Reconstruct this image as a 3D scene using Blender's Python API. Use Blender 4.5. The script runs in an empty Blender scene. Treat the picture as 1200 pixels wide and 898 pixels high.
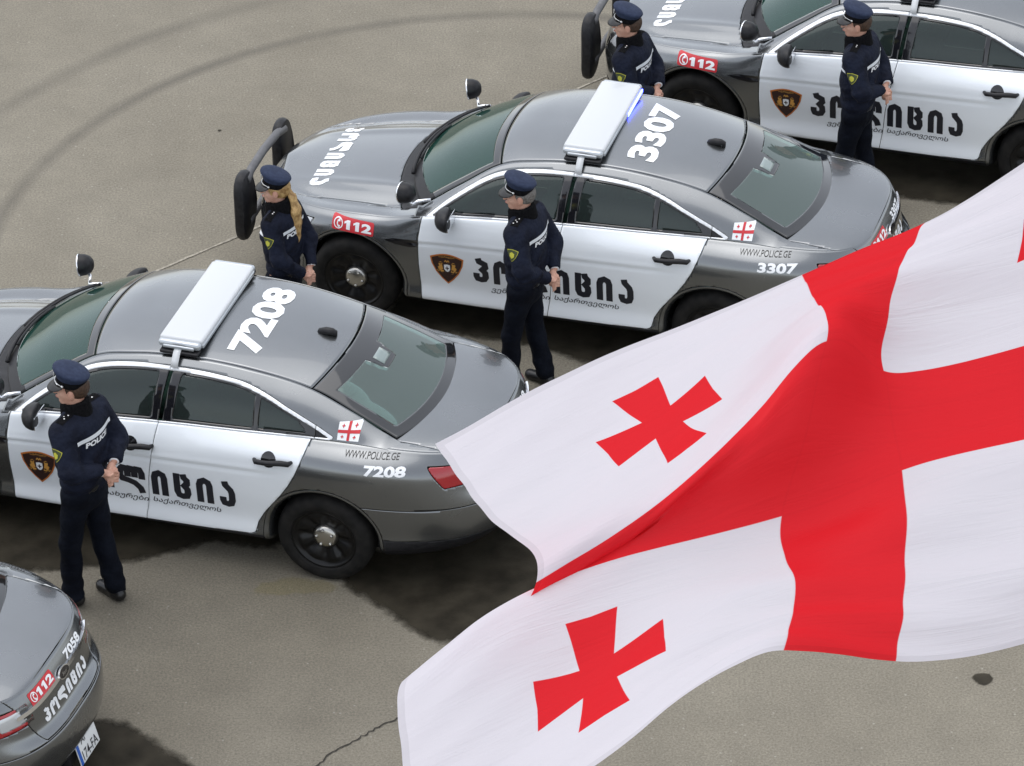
import bpy, bmesh, math, random
import numpy as np
from mathutils import Vector, Matrix
from mathutils.bvhtree import BVHTree

SC = bpy.context.scene
COL = SC.collection
random.seed(7); RNG = np.random.default_rng(7)

# ---------------------------------------------------------------- camera
CAM_H, PITCH, ROLL, FPX = 16.3738, 0.571947, -0.0138354, 4700.4
cd = bpy.data.cameras.new('camera'); cam = bpy.data.objects.new('camera', cd); COL.objects.link(cam)
fw = Vector((0, math.cos(PITCH), -math.sin(PITCH))); rt = Vector((1, 0, 0)); up = rt.cross(fw)
r2 = math.cos(ROLL)*rt+math.sin(ROLL)*up; u2 = -math.sin(ROLL)*rt+math.cos(ROLL)*up
cam.matrix_world = Matrix(((r2.x, u2.x, -fw.x, 0), (r2.y, u2.y, -fw.y, 0), (r2.z, u2.z, -fw.z, CAM_H), (0, 0, 0, 1)))
cd.sensor_width = 36; cd.lens = FPX/1200*36; cd.clip_start = .5; cd.clip_end = 3000
SC.camera = cam
# ---------------------------------------------------------------- sky, sun, exposure (overcast)
SUN_EL, SUN_AZ = math.radians(76), math.radians(-55)      # azimuth measured from +Y towards +X
w = bpy.data.worlds.new('World'); SC.world = w; w.use_nodes = True
nt = w.node_tree; bg = nt.nodes['Background']
sky = nt.nodes.new('ShaderNodeTexSky'); sky.sky_type = 'NISHITA'; sky.sun_disc = False
sky.sun_elevation = SUN_EL; sky.sun_rotation = SUN_AZ; sky.air_density = 1.0; sky.dust_density = 1.5; sky.ozone_density = 1.0
hs = nt.nodes.new('ShaderNodeHueSaturation'); hs.inputs['Saturation'].default_value = .28
nt.links.new(sky.outputs[0], hs.inputs['Color']); nt.links.new(hs.outputs[0], bg.inputs['Color'])
bg.inputs['Strength'].default_value = .15
sl = bpy.data.lights.new('sun', 'SUN'); sl.energy = .5; sl.angle = math.radians(70); sl.color = (1, .97, .93)
so = bpy.data.objects.new('sun', sl); COL.objects.link(so)
sd = Vector((math.sin(SUN_AZ)*math.cos(SUN_EL), math.cos(SUN_AZ)*math.cos(SUN_EL), math.sin(SUN_EL)))
so.rotation_euler = sd.to_track_quat('Z', 'Y').to_euler()
SC.view_settings.view_transform = 'Standard'; SC.view_settings.look = 'None'
SC.view_settings.exposure = .95; SC.view_settings.gamma = 1
SC.render.engine = 'CYCLES'

# ---------------------------------------------------------------- materials
def mat(name, color, rough=.5, metal=0, coat=0, spec=.5, emis=None, estr=0, coat_rough=.03):
    m = bpy.data.materials.new(name); m.use_nodes = True; b = m.node_tree.nodes['Principled BSDF']
    b.inputs['Base Color'].default_value = (*color, 1); b.inputs['Roughness'].default_value = rough
    b.inputs['Metallic'].default_value = metal; b.inputs['Coat Weight'].default_value = coat
    b.inputs['Coat Roughness'].default_value = coat_rough; b.inputs['Specular IOR Level'].default_value = spec
    if emis: b.inputs['Emission Color'].default_value = (*emis, 1); b.inputs['Emission Strength'].default_value = estr
    return m
def noisy(m, c1, c2, scale, detail=5, bump=0, bscale=None, rough=None, contrast=(.35, .65), bdist=.01):
    n = m.node_tree.nodes; l = m.node_tree.links; b = n['Principled BSDF']
    tc = n.new('ShaderNodeTexCoord'); t = n.new('ShaderNodeTexNoise'); t.inputs['Scale'].default_value = scale; t.inputs['Detail'].default_value = detail
    l.new(tc.outputs['Object'], t.inputs['Vector'])
    r = n.new('ShaderNodeValToRGB'); r.color_ramp.elements[0].position = contrast[0]; r.color_ramp.elements[1].position = contrast[1]
    r.color_ramp.elements[0].color = (*c1, 1); r.color_ramp.elements[1].color = (*c2, 1)
    l.new(t.outputs['Fac'], r.inputs['Fac']); l.new(r.outputs['Color'], b.inputs['Base Color'])
    if bump:
        t2 = n.new('ShaderNodeTexNoise'); t2.inputs['Scale'].default_value = bscale or scale; t2.inputs['Detail'].default_value = 4
        l.new(tc.outputs['Object'], t2.inputs['Vector'])
        bp = n.new('ShaderNodeBump'); bp.inputs['Strength'].default_value = bump; bp.inputs['Distance'].default_value = bdist
        l.new(t2.outputs['Fac'], bp.inputs['Height']); l.new(bp.outputs['Normal'], b.inputs['Normal'])
    if rough:
        mr = n.new('ShaderNodeMapRange'); mr.inputs['To Min'].default_value = rough[0]; mr.inputs['To Max'].default_value = rough[1]
        l.new(t.outputs['Fac'], mr.inputs['Value']); l.new(mr.outputs[0], b.inputs['Roughness'])
    return m
M = {}
M['paint'] = noisy(mat('grey_metallic_paint', (.20, .205, .205), .3, .9, 1.0, coat_rough=.06), (.182, .192, .199), (.194, .204, .212), 3, 4, rough=(.25, .29))
M['white'] = noisy(mat('white_paint', (.74, .78, .82), .3, 0, .8), (.80, .84, .88), (.83, .87, .905), 2.5, 5, rough=(.25, .4))
M['chrome'] = mat('bright_trim', (.85, .86, .88), .16, 1)
M['satin'] = mat('satin_window_trim', (.80, .82, .84), .38, .45)
M['black'] = noisy(mat('black_plastic', (.012, .012, .014), .42, spec=.3), (.010, .010, .012), (.02, .02, .022), 30, 4, rough=(.35, .55))
M['gloss_black'] = mat('gloss_black', (.008, .008, .01), .12, 0, .6)
M['frit'] = mat('glass_border', (.010, .011, .012), .06, 0, 1.0)
M['rubber'] = noisy(mat('tyre_rubber', (.018, .018, .018), .75, spec=.2), (.006, .006, .006), (.016, .015, .014), 14, 6, rough=(.6, .9))
M['rim'] = mat('black_steel_rim', (.003, .003, .0035), .35, 0, 0, .35)
M['decal_white'] = mat('white_decal', (.82, .84, .86), .45)
M['decal_black'] = mat('black_decal', (.012, .013, .02), .4)
M['decal_grey'] = mat('dark_grey_decal', (.03, .03, .03), .45)
M['decal_red'] = mat('red_decal', (.55, .025, .035), .4)
M['red_lens'] = mat('red_lens', (.33, .006, .012), .12, 0, 1.0)
M['clear_lens'] = mat('clear_lens', (.52, .54, .56), .12, .3, 1.0)
M['bar_grey'] = noisy(mat('dull_grey_metal', (.13, .13, .135), .5, .3), (.11, .11, .115), (.15, .15, .155), 12, rough=(.45, .6))
M['bar_white'] = mat('lightbar_white', (.56, .58, .595), .35, 0, .3)
M['bar_lens'] = mat('lightbar_lens', (.46, .49, .52), .12, .5, .8)
M['blue_on'] = mat('lit_blue_lens', (.05, .06, .6), .2, 0, .5, emis=(.06, .08, 1), estr=9)
M['interior'] = noisy(mat('cabin_trim', (.05, .055, .055), .8), (.04, .045, .045), (.07, .075, .073), 8)
M['seat'] = noisy(mat('seat_cloth', (.09, .10, .10), .9), (.07, .08, .08), (.12, .13, .13), 20)
M['shelf'] = mat('parcel_shelf', (.27, .30, .29), .9)
M['plate'] = mat('number_plate', (.72, .74, .74), .4)
M['plate_blue'] = mat('plate_blue', (.02, .10, .42), .4)
M['gold'] = mat('gold_print', (.60, .30, .06), .45)
M['orange'] = mat('orange_print', (.55, .17, .03), .45)
M['maroon'] = mat('dark_brown_print', (.030, .010, .008), .45)
M['under'] = mat('underbody', (.01, .01, .01), .9)
def glass(name, tint, ior=1.5, film=.05, fcol=(.45, .58, .54)):
    m = bpy.data.materials.new(name); m.use_nodes = True; n = m.node_tree.nodes; l = m.node_tree.links; n.clear()
    o = n.new('ShaderNodeOutputMaterial'); mx = n.new('ShaderNodeMixShader'); t = n.new('ShaderNodeBsdfTransparent'); g = n.new('ShaderNodeBsdfGlossy')
    f = n.new('ShaderNodeFresnel'); f.inputs['IOR'].default_value = ior
    t.inputs['Color'].default_value = (*tint, 1); g.inputs['Roughness'].default_value = .015; g.inputs['Color'].default_value = (.93, .97, .97, 1)
    df = n.new('ShaderNodeBsdfDiffuse'); df.inputs['Color'].default_value = (*fcol, 1); m2 = n.new('ShaderNodeMixShader'); m2.inputs[0].default_value = film; l.new(t.outputs[0], m2.inputs[1]); l.new(df.outputs[0], m2.inputs[2])
    l.new(f.outputs[0], mx.inputs[0]); l.new(m2.outputs[0], mx.inputs[1]); l.new(g.outputs[0], mx.inputs[2]); l.new(mx.outputs[0], o.inputs['Surface'])
    return m
M['glass'] = glass('tinted_side_glass', (.30, .39, .37), film=.035)
M['glass_w'] = glass('windshield_glass', (.50, .78, .66), film=.13, fcol=(.10, .34, .26))
M['glass_r'] = glass('rear_glass', (.45, .58, .54), film=.18)

# ---------------------------------------------------------------- object helpers
def tag(o, label=None, cat=None, group=None, kind=None):
    if label: o['label'] = label
    if cat: o['category'] = cat
    if group: o['group'] = group
    if kind: o['kind'] = kind
    return o
def empty(name, loc, rz=0):
    o = bpy.data.objects.new(name, None); COL.objects.link(o); o.location = loc; o.rotation_euler = (0, 0, rz); o.empty_display_size = .2
    return o
def obj(name, V, F, m, parent=None, smooth=True, thick=0, label=None, bevel=0, autosmooth=None):
    me = bpy.data.meshes.new(name); me.from_pydata([tuple(map(float, v)) for v in V], [], [tuple(map(int, f)) for f in F]); me.validate()
    for q in (m if isinstance(m, list) else [m]): me.materials.append(q)
    if smooth:
        me.polygons.foreach_set('use_smooth', [True]*len(me.polygons))
        if autosmooth is not None: me.set_sharp_from_angle(angle=math.radians(autosmooth))
    o = bpy.data.objects.new(name, me); COL.objects.link(o)
    if parent is not None: o.parent = parent
    if bevel:
        b = o.modifiers.new('bevel', 'BEVEL'); b.width = bevel; b.segments = 2; b.limit_method = 'ANGLE'
    if thick:
        s = o.modifiers.new('thickness', 'SOLIDIFY'); s.thickness = thick; s.offset = -1
    if label: o['label'] = label
    return o
def merge(parts):
    V = []; F = []; k = 0
    for v, f in parts:
        V += [tuple(q) for q in v]; F += [tuple(i+k for i in q) for q in f]; k += len(v)
    return V, F
def box(x0, x1, y0, y1, z0, z1):
    V = [(x, y, z) for x in (x0, x1) for y in (y0, y1) for z in (z0, z1)]
    return V, [(0, 1, 3, 2), (4, 6, 7, 5), (0, 4, 5, 1), (2, 3, 7, 6), (0, 2, 6, 4), (1, 5, 7, 3)]
def rbox(x0, x1, y0, y1, z0, z1, r=.02, seg=3):
    """rounded box"""
    bm = bmesh.new(); V, F = box(x0, x1, y0, y1, z0, z1); vs = [bm.verts.new(v) for v in V]
    for f in F: bm.faces.new([vs[i] for i in f])
    bmesh.ops.recalc_face_normals(bm, faces=bm.faces)
    bmesh.ops.bevel(bm, geom=list(bm.edges), offset=r, segments=seg, profile=.5, affect='EDGES')
    bm.verts.index_update(); out = ([tuple(v.co) for v in bm.verts], [tuple(v.index for v in f.verts) for f in bm.faces]); bm.free()
    return out
def tube(path, r, n=10, caps=True):
    P = [Vector(p) for p in path]; R = r if isinstance(r, (list, tuple)) else [r]*len(P)
    V = []; F = []; prev = None
    for i, p in enumerate(P):
        d = (P[min(i+1, len(P)-1)]-P[max(i-1, 0)]).normalized()
        a = prev if prev is not None else (Vector((0, 0, 1)) if abs(d.z) < .9 else Vector((1, 0, 0)))
        a = (a-d*a.dot(d)).normalized(); prev = a; b = d.cross(a)
        for k in range(n):
            t = 2*math.pi*k/n; V.append(p+(a*math.cos(t)+b*math.sin(t))*R[i])
    for i in range(len(P)-1):
        for k in range(n):
            F.append((i*n+k, i*n+(k+1) % n, (i+1)*n+(k+1) % n, (i+1)*n+k))
    if caps: F.append(tuple(range(n))[::-1]); F.append(tuple((len(P)-1)*n+k for k in range(n)))
    return V, F
def lathe(prof, n=32, axis='y', c=(0, 0, 0)):
    """prof: list (radius, along)"""
    V = []; F = []
    for r, a in prof:
        for k in range(n):
            t = 2*math.pi*k/n; x = r*math.cos(t); z = r*math.sin(t)
            V.append((c[0]+x, c[1]+a, c[2]+z) if axis == 'y' else (c[0]+x, c[1]+z, c[2]+a) if axis == 'z' else (c[0]+a, c[1]+x, c[2]+z))
    for i in range(len(prof)-1):
        for k in range(n): F.append((i*n+k, i*n+(k+1) % n, (i+1)*n+(k+1) % n, (i+1)*n+k))
    return V, F
def xf(vf, mtx):
    return [tuple(mtx @ Vector(v)) for v in vf[0]], vf[1]
def fixn(vf):
    """consistent outward normals for closed pieces"""
    bm = bmesh.new(); vs = [bm.verts.new(v) for v in vf[0]]
    for f in vf[1]:
        try: bm.faces.new([vs[i] for i in f])
        except ValueError: pass
    bmesh.ops.recalc_face_normals(bm, faces=bm.faces); bm.verts.index_update()
    out = ([tuple(v.co) for v in bm.verts], [tuple(v.index for v in f.verts) for f in bm.faces]); bm.free(); return out
def clip(V, F, phi, gap=0.0):
    """keep the part of the mesh where phi <= -gap (phi: value per vertex)"""
    ph = np.asarray(phi, float)+gap; V = [tuple(v) for v in V]; cache = {}; out = []
    neg = ph <= 0
    for f in F:
        k = [neg[i] for i in f]
        if all(k): out.append(tuple(f)); continue
        if not any(k): continue
        g = []
        for a in range(len(f)):
            i, j = f[a], f[(a+1) % len(f)]
            if neg[i]: g.append(i)
            if neg[i] != neg[j]:
                key = (min(i, j), max(i, j))
                if key not in cache:
                    i0, j0 = key; t = ph[i0]/(ph[i0]-ph[j0]); t = min(max(t, .001), .999)
                    V.append(tuple(V[i0][q]+(V[j0][q]-V[i0][q])*t for q in range(3))); cache[key] = len(V)-1
                g.append(cache[key])
        if len(g) >= 3: out.append(tuple(g))
    used = sorted({i for f in out for i in f}); mp = {i: k for k, i in enumerate(used)}
    return [V[i] for i in used], [tuple(mp[i] for i in f) for f in out]
def poly_sd(P, x, y):
    """signed distance to a closed 2-D polygon, negative inside"""
    P = np.asarray(P, float); x = np.asarray(x); y = np.asarray(y); d = np.full(x.shape, 1e9); ins = np.zeros(x.shape, bool)
    for i in range(len(P)):
        a = P[i]; b = P[(i+1) % len(P)]; e = b-a; t = np.clip(((x-a[0])*e[0]+(y-a[1])*e[1])/(e@e+1e-12), 0, 1)
        d = np.minimum(d, np.hypot(x-a[0]-t*e[0], y-a[1]-t*e[1]))
        c = (a[1] > y) != (b[1] > y)
        with np.errstate(divide='ignore', invalid='ignore'):
            xi = a[0]+(y-a[1])*e[0]/(e[1] if e[1] else 1e-12)
        ins ^= c & (x < xi)
    return np.where(ins, -d, d)
def grid_faces(nr, nc):
    return [(i*nc+j, i*nc+j+1, (i+1)*nc+j+1, (i+1)*nc+j) for i in range(nr-1) for j in range(nc-1)]
# ---------- pure geometry of the sedan (s = metres behind the front axle, y = to the car's left, z = up) ----------
def pch(xs, ys, x):
    """smooth C1 interpolation through knots (Catmull-Rom tangents, limited)"""
    xs = np.asarray(xs, float); ys = np.asarray(ys, float); x = np.asarray(x, float)
    n = len(xs); d = np.diff(ys)/np.diff(xs); m = np.empty(n)
    m[0] = d[0]; m[-1] = d[-1]
    h = np.diff(xs)
    m[1:-1] = (d[:-1]*h[1:] + d[1:]*h[:-1])/(h[:-1]+h[1:])
    x = np.clip(x, xs[0], xs[-1]); i = np.clip(np.searchsorted(xs, x)-1, 0, n-2)
    t = (x-xs[i])/h[i]; t2 = t*t; t3 = t2*t
    return (2*t3-3*t2+1)*ys[i]+(t3-2*t2+t)*h[i]*m[i]+(-2*t3+3*t2)*ys[i+1]+(t3-t2)*h[i]*m[i+1]
def mono(xs, ys, x):
    """monotone cubic: no overshoot between the knots"""
    xs = np.asarray(xs, float); ys = np.asarray(ys, float); x = np.asarray(x, float); n = len(xs); h = np.diff(xs); d = np.diff(ys)/h; m = np.zeros(n); m[0] = d[0]; m[-1] = d[-1]
    for i in range(1, n-1):
        if d[i-1]*d[i] > 0: m[i] = (h[i-1]+h[i])*2*d[i-1]*d[i]/((h[i-1]+h[i])*(d[i-1]+d[i]))
    x = np.clip(x, xs[0], xs[-1]); i = np.clip(np.searchsorted(xs, x)-1, 0, n-2); t = (x-xs[i])/h[i]; t2 = t*t; t3 = t2*t
    return (2*t3-3*t2+1)*ys[i]+(t3-2*t2+t)*h[i]*m[i]+(-2*t3+3*t2)*ys[i+1]+(t3-t2)*h[i]*m[i+1]
SK = [-1.0, -.5, 0, .28, .58, 1.1, 1.66, 2.3, 2.8, 3.4, 3.75, 4.13]
ZR = [  # row heights along the body
 [.20,.19,.20,.22,.235,.235,.235,.235,.235,.25,.27,.30],
 [.26,.25,.26,.28,.29,.29,.29,.30,.31,.34,.37,.40],
 [.40,.38,.40,.41,.42,.43,.43,.44,.45,.47,.48,.48],
 [.55,.56,.60,.61,.63,.64,.65,.66,.67,.67,.66,.66],
 [.65,.71,.75,.77,.80,.818,.835,.86,.885,.885,.84,.715],
 [.71,.77,.828,.848,.90,.935,.96,.985,1.0,.985,.945,.90],
 [.74,.805,.868,.892,.975,1.02,1.052,1.07,1.078,1.06,1.035,.985],
 [.75,.826,.886,.912,.99,1.032,1.064,1.082,1.092,1.074,1.05,1.01]]
WR = [
 [.86,.86,.86,.86,.87,.87,.87,.87,.87,.87,.86,.86],
 [.93,.93,.935,.94,.945,.945,.945,.945,.945,.945,.94,.94],
 [.93,.93,.94,.935,.93,.925,.925,.93,.94,.945,.945,.94],
 [.925,.93,.95,.955,.955,.95,.945,.95,.96,.955,.95,.94],
 [.90,.91,.935,.955,.965,.955,.95,.955,.965,.945,.92,.90],
 [.85,.88,.912,.928,.95,.935,.925,.93,.925,.90,.87,.85],
 [.80,.845,.882,.898,.93,.905,.88,.855,.825,.79,.78,.77],
 [.76,.805,.845,.868,.905,.88,.858,.832,.80,.765,.755,.75]]
# row 3 to 4 at the tail forms the bumper ledge
NOSE_E = [-.90,-.96,-.98,-.985,-.96,-.93,-.88,-.84]
TAIL_E = [4.02,4.10,4.13,4.12,4.04,3.995,3.945,3.925]
TN = [2.7,2.7,2.8,2.9,3.1,3.4,3.8,4.0]
S_NOSE, S_TAIL = .15, 2.8
def row_curve(r, u):
    """u: perimeter parameter 0 nose centre .. 1 tail centre (left half). r float row index"""
    def at(k):
        a = u
        s = np.empty_like(a); f = np.empty_like(a)
        n0, n1 = .2, .8
        A = a < n0; B = a > n1; M = ~(A | B)
        th = (a[A]/n0)*math.pi/2; n = 2.6
        s[A] = S_NOSE-(S_NOSE-NOSE_E[k])*np.cos(th)**(2/n); f[A] = np.sin(th)**(2/n)
        th = ((1-a[B])/(1-n1))*math.pi/2; n = TN[k]
        s[B] = S_TAIL+(TAIL_E[k]-S_TAIL)*np.cos(th)**(2/n); f[B] = np.sin(th)**(2/n)
        s[M] = S_NOSE+(S_TAIL-S_NOSE)*(a[M]-n0)/(n1-n0); f[M] = 1
        return np.stack([s, f*pch(SK, WR[k], s), pch(SK, ZR[k], s)], -1)
    return at(r)
def side_surface(nu=300, sub=12):
    """grid [row, column, 3] of the left half"""
    # perimeter parameter spaced evenly in arc
    uu = np.linspace(0, 1, 4001); c = row_curve(3, uu); L = np.r_[0, np.cumsum(np.linalg.norm(np.diff(c, axis=0), axis=1))]
    u = np.interp(np.linspace(0, L[-1], nu+1), L, uu)
    K = np.stack([row_curve(k, u) for k in range(8)])          # 8 x nu x 3
    rows = np.arange(8.); t = np.linspace(0, 7, 7*sub+1)
    out = np.empty((len(t), nu+1, 3))
    for j in range(nu+1):
        for a in range(3):
            out[:, j, a] = pch(rows, K[:, j, a], t)
    # pressed line just under the widest point of the doors
    s = out[:, :, 0]; fade = np.clip((s-.40)/.15, 0, 1)*np.clip((2.62-s)/.25, 0, 1); T = t[:, None]
    out[:, :, 1] -= fade*(.0065*np.exp(-((T-3.86)/.075)**2)); out[:, :, 1] += fade*.003*np.exp(-((T-4.05)/.12)**2)
    return out
# greenhouse: edge (roof ditch) knots and centre knots; parameter g
GE = np.array([(.53,.79,1.01),(.83,.70,1.20),(1.106,.597,1.355),(1.40,.588,1.425),(1.75,.580,1.455),(2.25,.583,1.438),(2.712,.582,1.352),(3.03,.620,1.235),(3.34,.655,1.104),(3.50,.69,1.088)])
GC = np.array([(.27,1.035),(.62,1.245),(1.03,1.42),(1.36,1.475),(1.75,1.497),(2.28,1.478),(2.81,1.405),(3.18,1.255),(3.50,1.10),(3.64,1.03)])
GP = np.arange(10.)
def gh_top(g, t):
    """g along, t across -1..1"""
    e = np.stack([pch(GP, GE[:, a], g) for a in range(3)], -1); c = np.stack([pch(GP, GC[:, a], g) for a in range(2)], -1)
    q = np.abs(t)**2.1
    s = c[..., 0]+(e[..., 0]-c[..., 0])*q
    z = c[..., 1]+(e[..., 2]-c[..., 1])*np.abs(t)**2.4
    return np.stack([s, e[..., 1]*t, z], -1)
def edge_at(s):
    return pch(GE[:, 0], GE[:, 1], s), pch(GE[:, 0], GE[:, 2], s)
def belt_at(s):
    return pch(SK, WR[7], s), pch(SK, ZR[7], s)
def gh_side(s, t):
    """t 0 belt .. 1 ditch"""
    yb, zb = belt_at(s); ye, ze = edge_at(s)
    h = np.clip((ze-zb)/.3, 0, 1)
    z = zb+(ze-zb)*(1-(1-t)**1.25)
    y = yb+(ye-yb)*t+.045*h*np.sin(np.pi*np.clip(t, 0, 1)**1.3)
    z = zb+(ze-zb)*t+.012*h*np.sin(np.pi*t)-.016*np.clip((s-3.28)/.16, 0, 1)
    return np.stack([s+0*t, y, z], -1)
def gh_side_y(s, z):
    t = np.linspace(0, 1, 60)
    s = np.atleast_1d(s); z = np.atleast_1d(z); out = np.empty(len(s))
    for i in range(len(s)):
        p = gh_side(np.full(60, s[i]), t); out[i] = np.interp(z[i], p[:, 2], p[:, 1])
    return out
def side_y(s, z):
    """half width of the lower body at (s,z) away from nose and tail corners"""
    s = np.atleast_1d(np.asarray(s, float)); z = np.atleast_1d(np.asarray(z, float)); out = np.empty(len(s)); t = np.linspace(0, 7, 141)
    for i in range(len(s)):
        zz = pch(np.arange(8.), [float(pch(SK, ZR[k], s[i])) for k in range(8)], t)
        def wid(k):
            w = float(pch(SK, WR[k], s[i]))
            if s[i] > S_TAIL: w *= max(0, 1-((s[i]-S_TAIL)/(TAIL_E[k]-S_TAIL))**TN[k])**(1/TN[k]) if s[i] < TAIL_E[k] else 0
            if s[i] < S_NOSE: w *= max(0, 1-((S_NOSE-s[i])/(S_NOSE-NOSE_E[k]))**2.6)**(1/2.6) if s[i] > NOSE_E[k] else 0
            return w
        yy = pch(np.arange(8.), [wid(k) for k in range(8)], t)
        out[i] = np.interp(z[i], zz, yy)
    return out
# ---------------------------------------------------------------- decal tools
_txt = {}
def text_mesh(s, bold=0.0, shear=0.0, width=1.0):
    """flat text as (verts2d, faces), cap height scaled to 1, starts at x=0"""
    key = (s, bold, shear, width)
    if key in _txt: return _txt[key]
    cu = bpy.data.curves.new('t', 'FONT'); cu.body = s; cu.offset = bold; cu.shear = 0; cu.resolution_u = 3; cu.size = 1
    ob = bpy.data.objects.new('t', cu); COL.objects.link(ob); dg = bpy.context.evaluated_depsgraph_get(); dg.update()
    me = bpy.data.meshes.new_from_object(ob.evaluated_get(dg)); V = np.array([v.co[:2] for v in me.vertices]); F = [tuple(p.vertices) for p in me.polygons]
    bpy.data.objects.remove(ob); bpy.data.curves.remove(cu); bpy.data.meshes.remove(me)
    lo = V.min(0); hi = V.max(0); V = (V-lo)/(hi[1]-lo[1]); V[:, 0] = V[:, 0]*width+V[:, 1]*shear
    _txt[key] = (V, F); return V, F
def stroke(path, w, rounded=True):
    """thick polyline as 2-D quads with mitred joints"""
    P = np.array(path, float); n = len(P); L = []; R = []
    for i in range(n):
        d0 = P[i]-P[i-1] if i else P[1]-P[0]; d1 = P[i+1]-P[i] if i < n-1 else d0
        d0 = d0/np.linalg.norm(d0); d1 = d1/np.linalg.norm(d1); m = d0+d1; m = m/np.linalg.norm(m); nn = np.array([-m[1], m[0]])
        k = 1/max(.6, nn@np.array([-d0[1], d0[0]])); L.append(P[i]+nn*w/2*k); R.append(P[i]-nn*w/2*k)
    V = np.array(L+R); F = [(i, n+i, n+i+1, i+1) for i in range(n-1)]
    return V, F
GL = {  # rounded heavy Georgian capitals-height letters, unit height
 'i': (.54, [[(.11, 0), (.11, .70), (.15, .83), (.27, .89), (.39, .83), (.43, .70), (.43, 0)]]),
 'c': (.58, [[(.11, 1), (.11, .28), (.16, .15), (.28, .11), (.41, .14), (.46, .26), (.45, .42), (.36, .53), (.45, .64), (.45, .77), (.36, .86), (.33, 1)]]),
 'a': (.56, [[(.20, 1), (.23, .86), (.40, .68), (.44, .55), (.44, .28), (.39, .15), (.28, .11), (.15, .14), (.11, .24), (.11, .38)]]),
 'p': (.56, [[(.18, 1), (.22, .87), (.42, .78), (.44, .66), (.33, .53), (.43, .42), (.44, .25), (.38, .14), (.27, .11), (.15, .14), (.11, .24), (.11, .38)]]),
 'o': (.95, [[(.11, 0), (.11, .70), (.15, .83), (.27, .89), (.39, .83), (.43, .70), (.43, .50)], [(.44, .66), (.50, .83), (.62, .89), (.76, .83), (.81, .70), (.81, .22), (.81, 0)]]),
 'l': (.98, [[(.86, .52), (.86, .76), (.80, .89), (.68, .90), (.61, .80), (.61, .56)], [(.60, .78), (.54, .89), (.44, .90), (.37, .80), (.37, .56)], [(.36, .78), (.30, .89), (.20, .90), (.12, .80), (.11, .60), (.18, .46), (.38, .42), (.60, .34), (.78, .16), (.84, -.04)]]),
}
def word_mesh(xs, w=.22, letters='poliicia'):
    parts = []
    for ch, x, sx in xs:
        for k, path in enumerate(GL[ch][1]):
            V, F = stroke([(a*sx, b) for a, b in path], w); V = V+[x, 0]; parts.append((np.c_[V, np.full(len(V), k*.0005)], F))
    V, F = merge(parts); return np.array(V), F
def subdiv2d(V, F, step):
    """cut a flat mesh along a lattice so that it can be draped"""
    bm = bmesh.new(); V3 = [(v[0], v[1], v[2] if len(v) > 2 else 0) for v in V]; vs = [bm.verts.new(v) for v in V3]
    for f in F:
        try: bm.faces.new([vs[i] for i in f])
        except ValueError: pass
    A = np.array(V3)
    for ax in (0, 1):
        lo, hi = A[:, ax].min(), A[:, ax].max(); x = lo+step
        while x < hi-1e-4:
            no = Vector((1, 0, 0)) if ax == 0 else Vector((0, 1, 0)); co = no*x
            bmesh.ops.bisect_plane(bm, geom=list(bm.verts)+list(bm.edges)+list(bm.faces), plane_co=co, plane_no=no); x += step
    bm.verts.index_update(); out = (np.array([tuple(v.co) for v in bm.verts]), [tuple(v.index for v in f.verts) for f in bm.faces]); bm.free(); return out
def drape(V, F, org, ax, ay, ray, bvh, lift=.0022, step=.03):
    """place flat mesh at org with axes ax, ay and drop it along ray on to the surface"""
    V, F = subdiv2d(V, F, step); org = Vector(org); ax = Vector(ax); ay = Vector(ay); ray = Vector(ray).normalized(); out = []; bad = set()
    for i, v in enumerate(V):
        p = org+ax*float(v[0])+ay*float(v[1]); h = bvh.ray_cast(p-ray*2.0, ray)
        if h[0] is None: bad.add(i); out.append(tuple(p)); continue
        nn = h[1] if h[1].dot(ray) < 0 else -h[1]
        out.append(tuple(h[0]+nn*(lift+float(v[2]))))
    F = [f for f in F if not any(i in bad for i in f)]
    # orientation
    s = 0
    for f in F[:40]:
        a, b, c = (Vector(out[i]) for i in f[:3]); s += (b-a).cross(c-a).dot(-ray)
    if s < 0: F = [f[::-1] for f in F]
    return out, F
def rect2d(w, h, r=0):
    if not r: return np.array([(0, 0), (w, 0), (w, h), (0, h)]), [(0, 1, 2, 3)]
    P = []
    for cx, cy, a0 in ((w-r, r, -90), (w-r, h-r, 0), (r, h-r, 90), (r, r, 180)):
        for k in range(5): a = math.radians(a0+k*22.5); P.append((cx+r*math.cos(a), cy+r*math.sin(a)))
    return np.array(P), [tuple(range(len(P)))]
def ring2d(r0, r1, n=24, a0=0, a1=360):
    V = []; F = []
    for k in range(n+1):
        a = math.radians(a0+(a1-a0)*k/n)
        V += [(r0*math.cos(a), r0*math.sin(a)), (r1*math.cos(a), r1*math.sin(a))]
    for k in range(n): F.append((2*k, 2*k+1, 2*k+3, 2*k+2))
    return np.array(V), F
def poly2d(P): return np.array(P, float), [tuple(range(len(P)))]
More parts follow.
